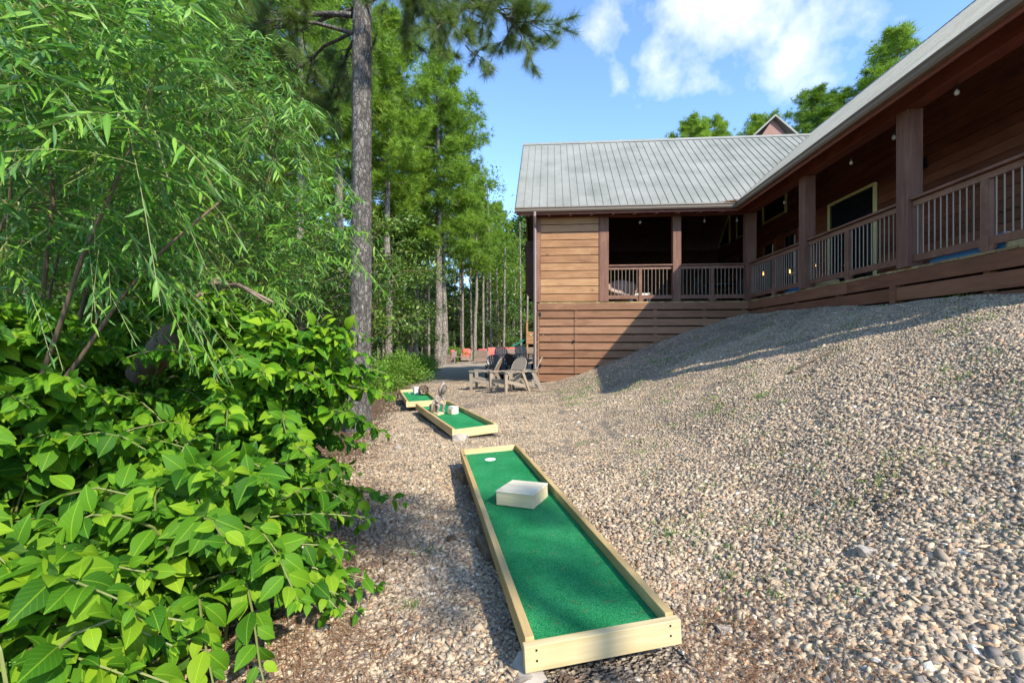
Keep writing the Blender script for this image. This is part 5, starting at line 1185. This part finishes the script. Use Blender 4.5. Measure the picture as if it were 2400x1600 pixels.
ORDX = ['first', 'second', 'third', 'fourth', 'fifth', 'sixth', 'seventh', 'eighth', 'ninth', 'tenth', 'eleventh', 'twelfth', 'thirteenth', 'fourteenth', 'fifteenth', 'sixteenth', 'seventeenth', 'eighteenth', 'nineteenth', 'twentieth', 'twenty-first']
ORD = ORDX + ['last'] * 9
ROW = lambda Y: min(3, int((Y - 8) / 12))
def rank(k): return sum(1 for (t_, u_, Y_) in under if ROW(Y_) == ROW(under[k][2]) and u_ < under[k][1])
for k, (ti, u, Y) in enumerate(under):
    o = bt[ti] if ti not in first else copy_tree(bt[ti]); first.add(ti); x_ = px(u, Y); s = r.uniform(.88, 1.2); o.location = (x_, Y, gz(x_, Y) - .05); o.scale = (s, s, s * r.uniform(.9, 1.15)); o.rotation_euler = (0, 0, r.uniform(0, 6))
    where = 'behind the far patio' if u > 1040 else ('behind the yellow bushes' if u > 850 else ('left of the near pine' if u > 660 else 'behind the willow'))
    tag(o, f'{DESC[ti]} tree {where}, {ORD[rank(k)]} from left in the {("nearest", "second", "third", "farthest")[ROW(Y)]} row', 'tree', 'understory trees of the woodland')
# ---- bushes beside the path
def bush(seed, n=9000, rad=(1.3, 1.1, 1.1), leaf=.07, mat='bushleaf'):
    r = np.random.default_rng(seed); root = empty('bush'); st = MB(); P, A = [], []
    for k in range(90):
        a = r.uniform(0, 2 * np.pi); e = math.asin(r.uniform(.05, 1)); d = np.array([math.cos(a) * math.cos(e) * rad[0], math.sin(a) * math.cos(e) * rad[1], math.sin(e) * rad[2]]) * r.uniform(.7, 1.15)
        st.tube([(0, 0, 0), tuple(d * .5 + np.array([0, 0, .12])), tuple(d)], [.012, .008, .003], 4, cap=False); m_ = n // 90; t = r.uniform(.3, 1.05, m_)[:, None]
        P.append(d * t + np.array([0, 0, .24]) * t * (1 - t) + r.normal(size=(m_, 3)) * .085); A.append(nrm(d) + r.normal(size=(m_, 3)) * .55 + np.array([0, 0, .35]))
    P, A = np.concatenate(P), np.concatenate(A); P[:, 2] = np.maximum(P[:, 2], .03); st.build('stem', M['twig'], root, fix=False)
    foliage('foliage', SMALL, P, A, np.array([0, 0, 1.]) + r.normal(size=P.shape) * .5, leaf * r.uniform(.7, 1.3, len(P)), mat, root); return root
bs = [bush(401), bush(402, 7000, (1.0, .9, .8), .065)]
first = set()
for ti, u, Y, s, lab in ((0, 918, 17.5, 1.15, 'large yellow green bush at the left edge of the shaded gravel'), (0, 955, 20.5, 1.1, 'yellow green bush behind the large one, next to the tall pine foot'), (1, 880, 15.5, 1.1, 'lower yellow green bush nearest the farthest golf board'), (1, 985, 23.5, 1.1, 'small bush at the foot of the tall sunlit pine'), (1, 1075, 36, 1.3, 'bright bush behind the left wicker armchairs'), (1, 1055, 37, 1.3, 'bright leafy plant between the pine trunk and the far table'), (0, 845, 13.5, .75, 'dark green bush just right of the near pine trunk foot'), (1, 765, 9.5, .8, 'low bush left of the near pine trunk foot'), (0, 690, 11.5, 1.0, 'bush in the shade behind the tall broad leaved shrub'), (1, 880, 19, 1.3, 'leafy bush behind the lower yellow green one')):
    o = bs[ti] if ti not in first else copy_tree(bs[ti]); first.add(ti); x_ = px(u, Y); o.location = (x_, Y, gz(x_, Y) - .03); o.scale = (s,) * 3; o.rotation_euler = (0, 0, u * .1); tag(o, lab, 'bush', 'bushes along the woodland edge')
# ---- far woodland mass
r = np.random.default_rng(500); n = 90000
ang = r.uniform(-1.15, .12, n); dist_ = r.uniform(58, 76, n); x = np.sin(ang) * dist_; y = np.cos(ang) * dist_
top = 13 + 5 * np.sin(ang * 9) + 3 * np.sin(ang * 23 + 1); z = -1.5 + (top + 1.5) * r.random(n) ** .85
cl_ = .5 + .5 * np.sin(x * .9 + 2 * np.sin(z * .7)) * np.sin(z * 1.1 + y * .5)
P = np.stack([x, y, z], 1); A = r.normal(size=(n, 3)); o = foliage('far_woodland', SMALL, P, A, np.array([0, 0, 1.]) + r.normal(size=(n, 3)) * .6, 1.15 * r.uniform(.5, 1.2, n) * (.7 + .5 * cl_), 'farleaf', None); tag(o, kind='stuff')
# thin far trunks between
NUM = ['leftmost', 'second', 'third', 'fourth', 'fifth', 'sixth', 'seventh', 'eighth', 'ninth', 'tenth', 'eleventh', 'twelfth', 'thirteenth', 'fourteenth', 'fifteenth', 'sixteenth', 'seventeenth', 'eighteenth', 'nineteenth', 'twentieth', 'rightmost']
for k in range(21):
    Y = r.uniform(34, 56); u = 860 + k * 19 + r.uniform(-7, 7); x_ = px(u, Y); b = MB(); h = r.uniform(9, 15); le = r.normal() * .02
    b.tube([(0, 0, 0), (le * h * .5 + r.normal() * .06, 0, h * .5), (le * h, 0, h)], [.11, .09, .05], 7, cap=False)
    rt = empty('slender_tree', (x_, Y, gz(x_, Y) - .1)); b.build('trunk', M['barkfar'], rt, smooth=True, fix=False)
    m_ = 500; z = h * r.uniform(.45, 1.08, m_); a = r.uniform(0, 2 * np.pi, m_); q = r.random(m_) ** .5 * 1.4 * (1.15 - z / h) ** .5 if False else r.random(m_) ** .5 * 1.5
    foliage('crown', SMALL, np.stack([le * z + np.cos(a) * q, np.sin(a) * q, z], 1), r.normal(size=(m_, 3)), np.array([0, 0, 1.]) + r.normal(size=(m_, 3)) * .5, .22 * r.uniform(.7, 1.3, m_), 'broad', rt)
    tag(rt, f'slender grey trunked tree deep behind the patio, {NUM[k]}' + ('' if k in (0, 20) else ' from left') + ' of its kind', 'tree', 'slender trees deep in the woods')
# ---- leaning dead log, fallen log, cable
lg = empty('dead_log', onground(-2.75, 3.5)); tag(lg, 'leaning dead grey brown log under the willow with a bare broken branch', 'log')
q = lambda u, v, Y: tuple(at(u, v, Y) - lg.location)
MB().tube([q(330, 880, 3.5), q(390, 800, 3.4), q(450, 735, 3.3), q(520, 660, 3.2)], [.10, .09, .075, .045], 12).build('log_trunk', M['deadwood'], lg, smooth=True)
MB().tube([q(500, 672, 3.2), q(560, 668, 2.95), q(640, 708, 2.7)], [.022, .014, .006], 7).tube([q(560, 668, 2.95), q(610, 700, 2.75), q(630, 712, 2.68)], [.010, .007, .003], 6).build('branch', M['deadwood'], lg, smooth=True)
lo = MB().tube([(0, 0, 0), (.3, .25, .05), (.62, .4, .06)], [.07, .065, .05], 12).build('fallen_log', M['deadwood'], None, smooth=True); lo.location = onground(-1.95, 1.35, .35); tag(lo, 'short weathered log among the shrubs at the left edge', 'log')
a, b = at(1117, 735, 36), at(1246, 752, 16); pts = [a.lerp(b, k / 12) - Vector((0, 0, .5 * math.sin(math.pi * k / 12))) for k in range(13)]
tag(MB().tube(pts, .012, 4).build('cable', M['cord'], None), 'thin cable sagging between the slender patio pine and the house corner', 'cable')
# ---- pine behind the camera that shades the lower path
def shade_pine(x_, y_, h, bh, rad, seed, lab):
    p, n = pine('pine_tree', h, bh, rad, seed, limbs=11, dens=.30, tr=.16, tsize=.26); p.location = (x_, y_, gz(x_, y_)); tag(p, lab, 'tree', 'pines behind the camera')
shade_pine(7.75, -7.75, 9.9, 8.6, 1.0, 44, 'tall pine standing behind the camera beyond the near end of the house')
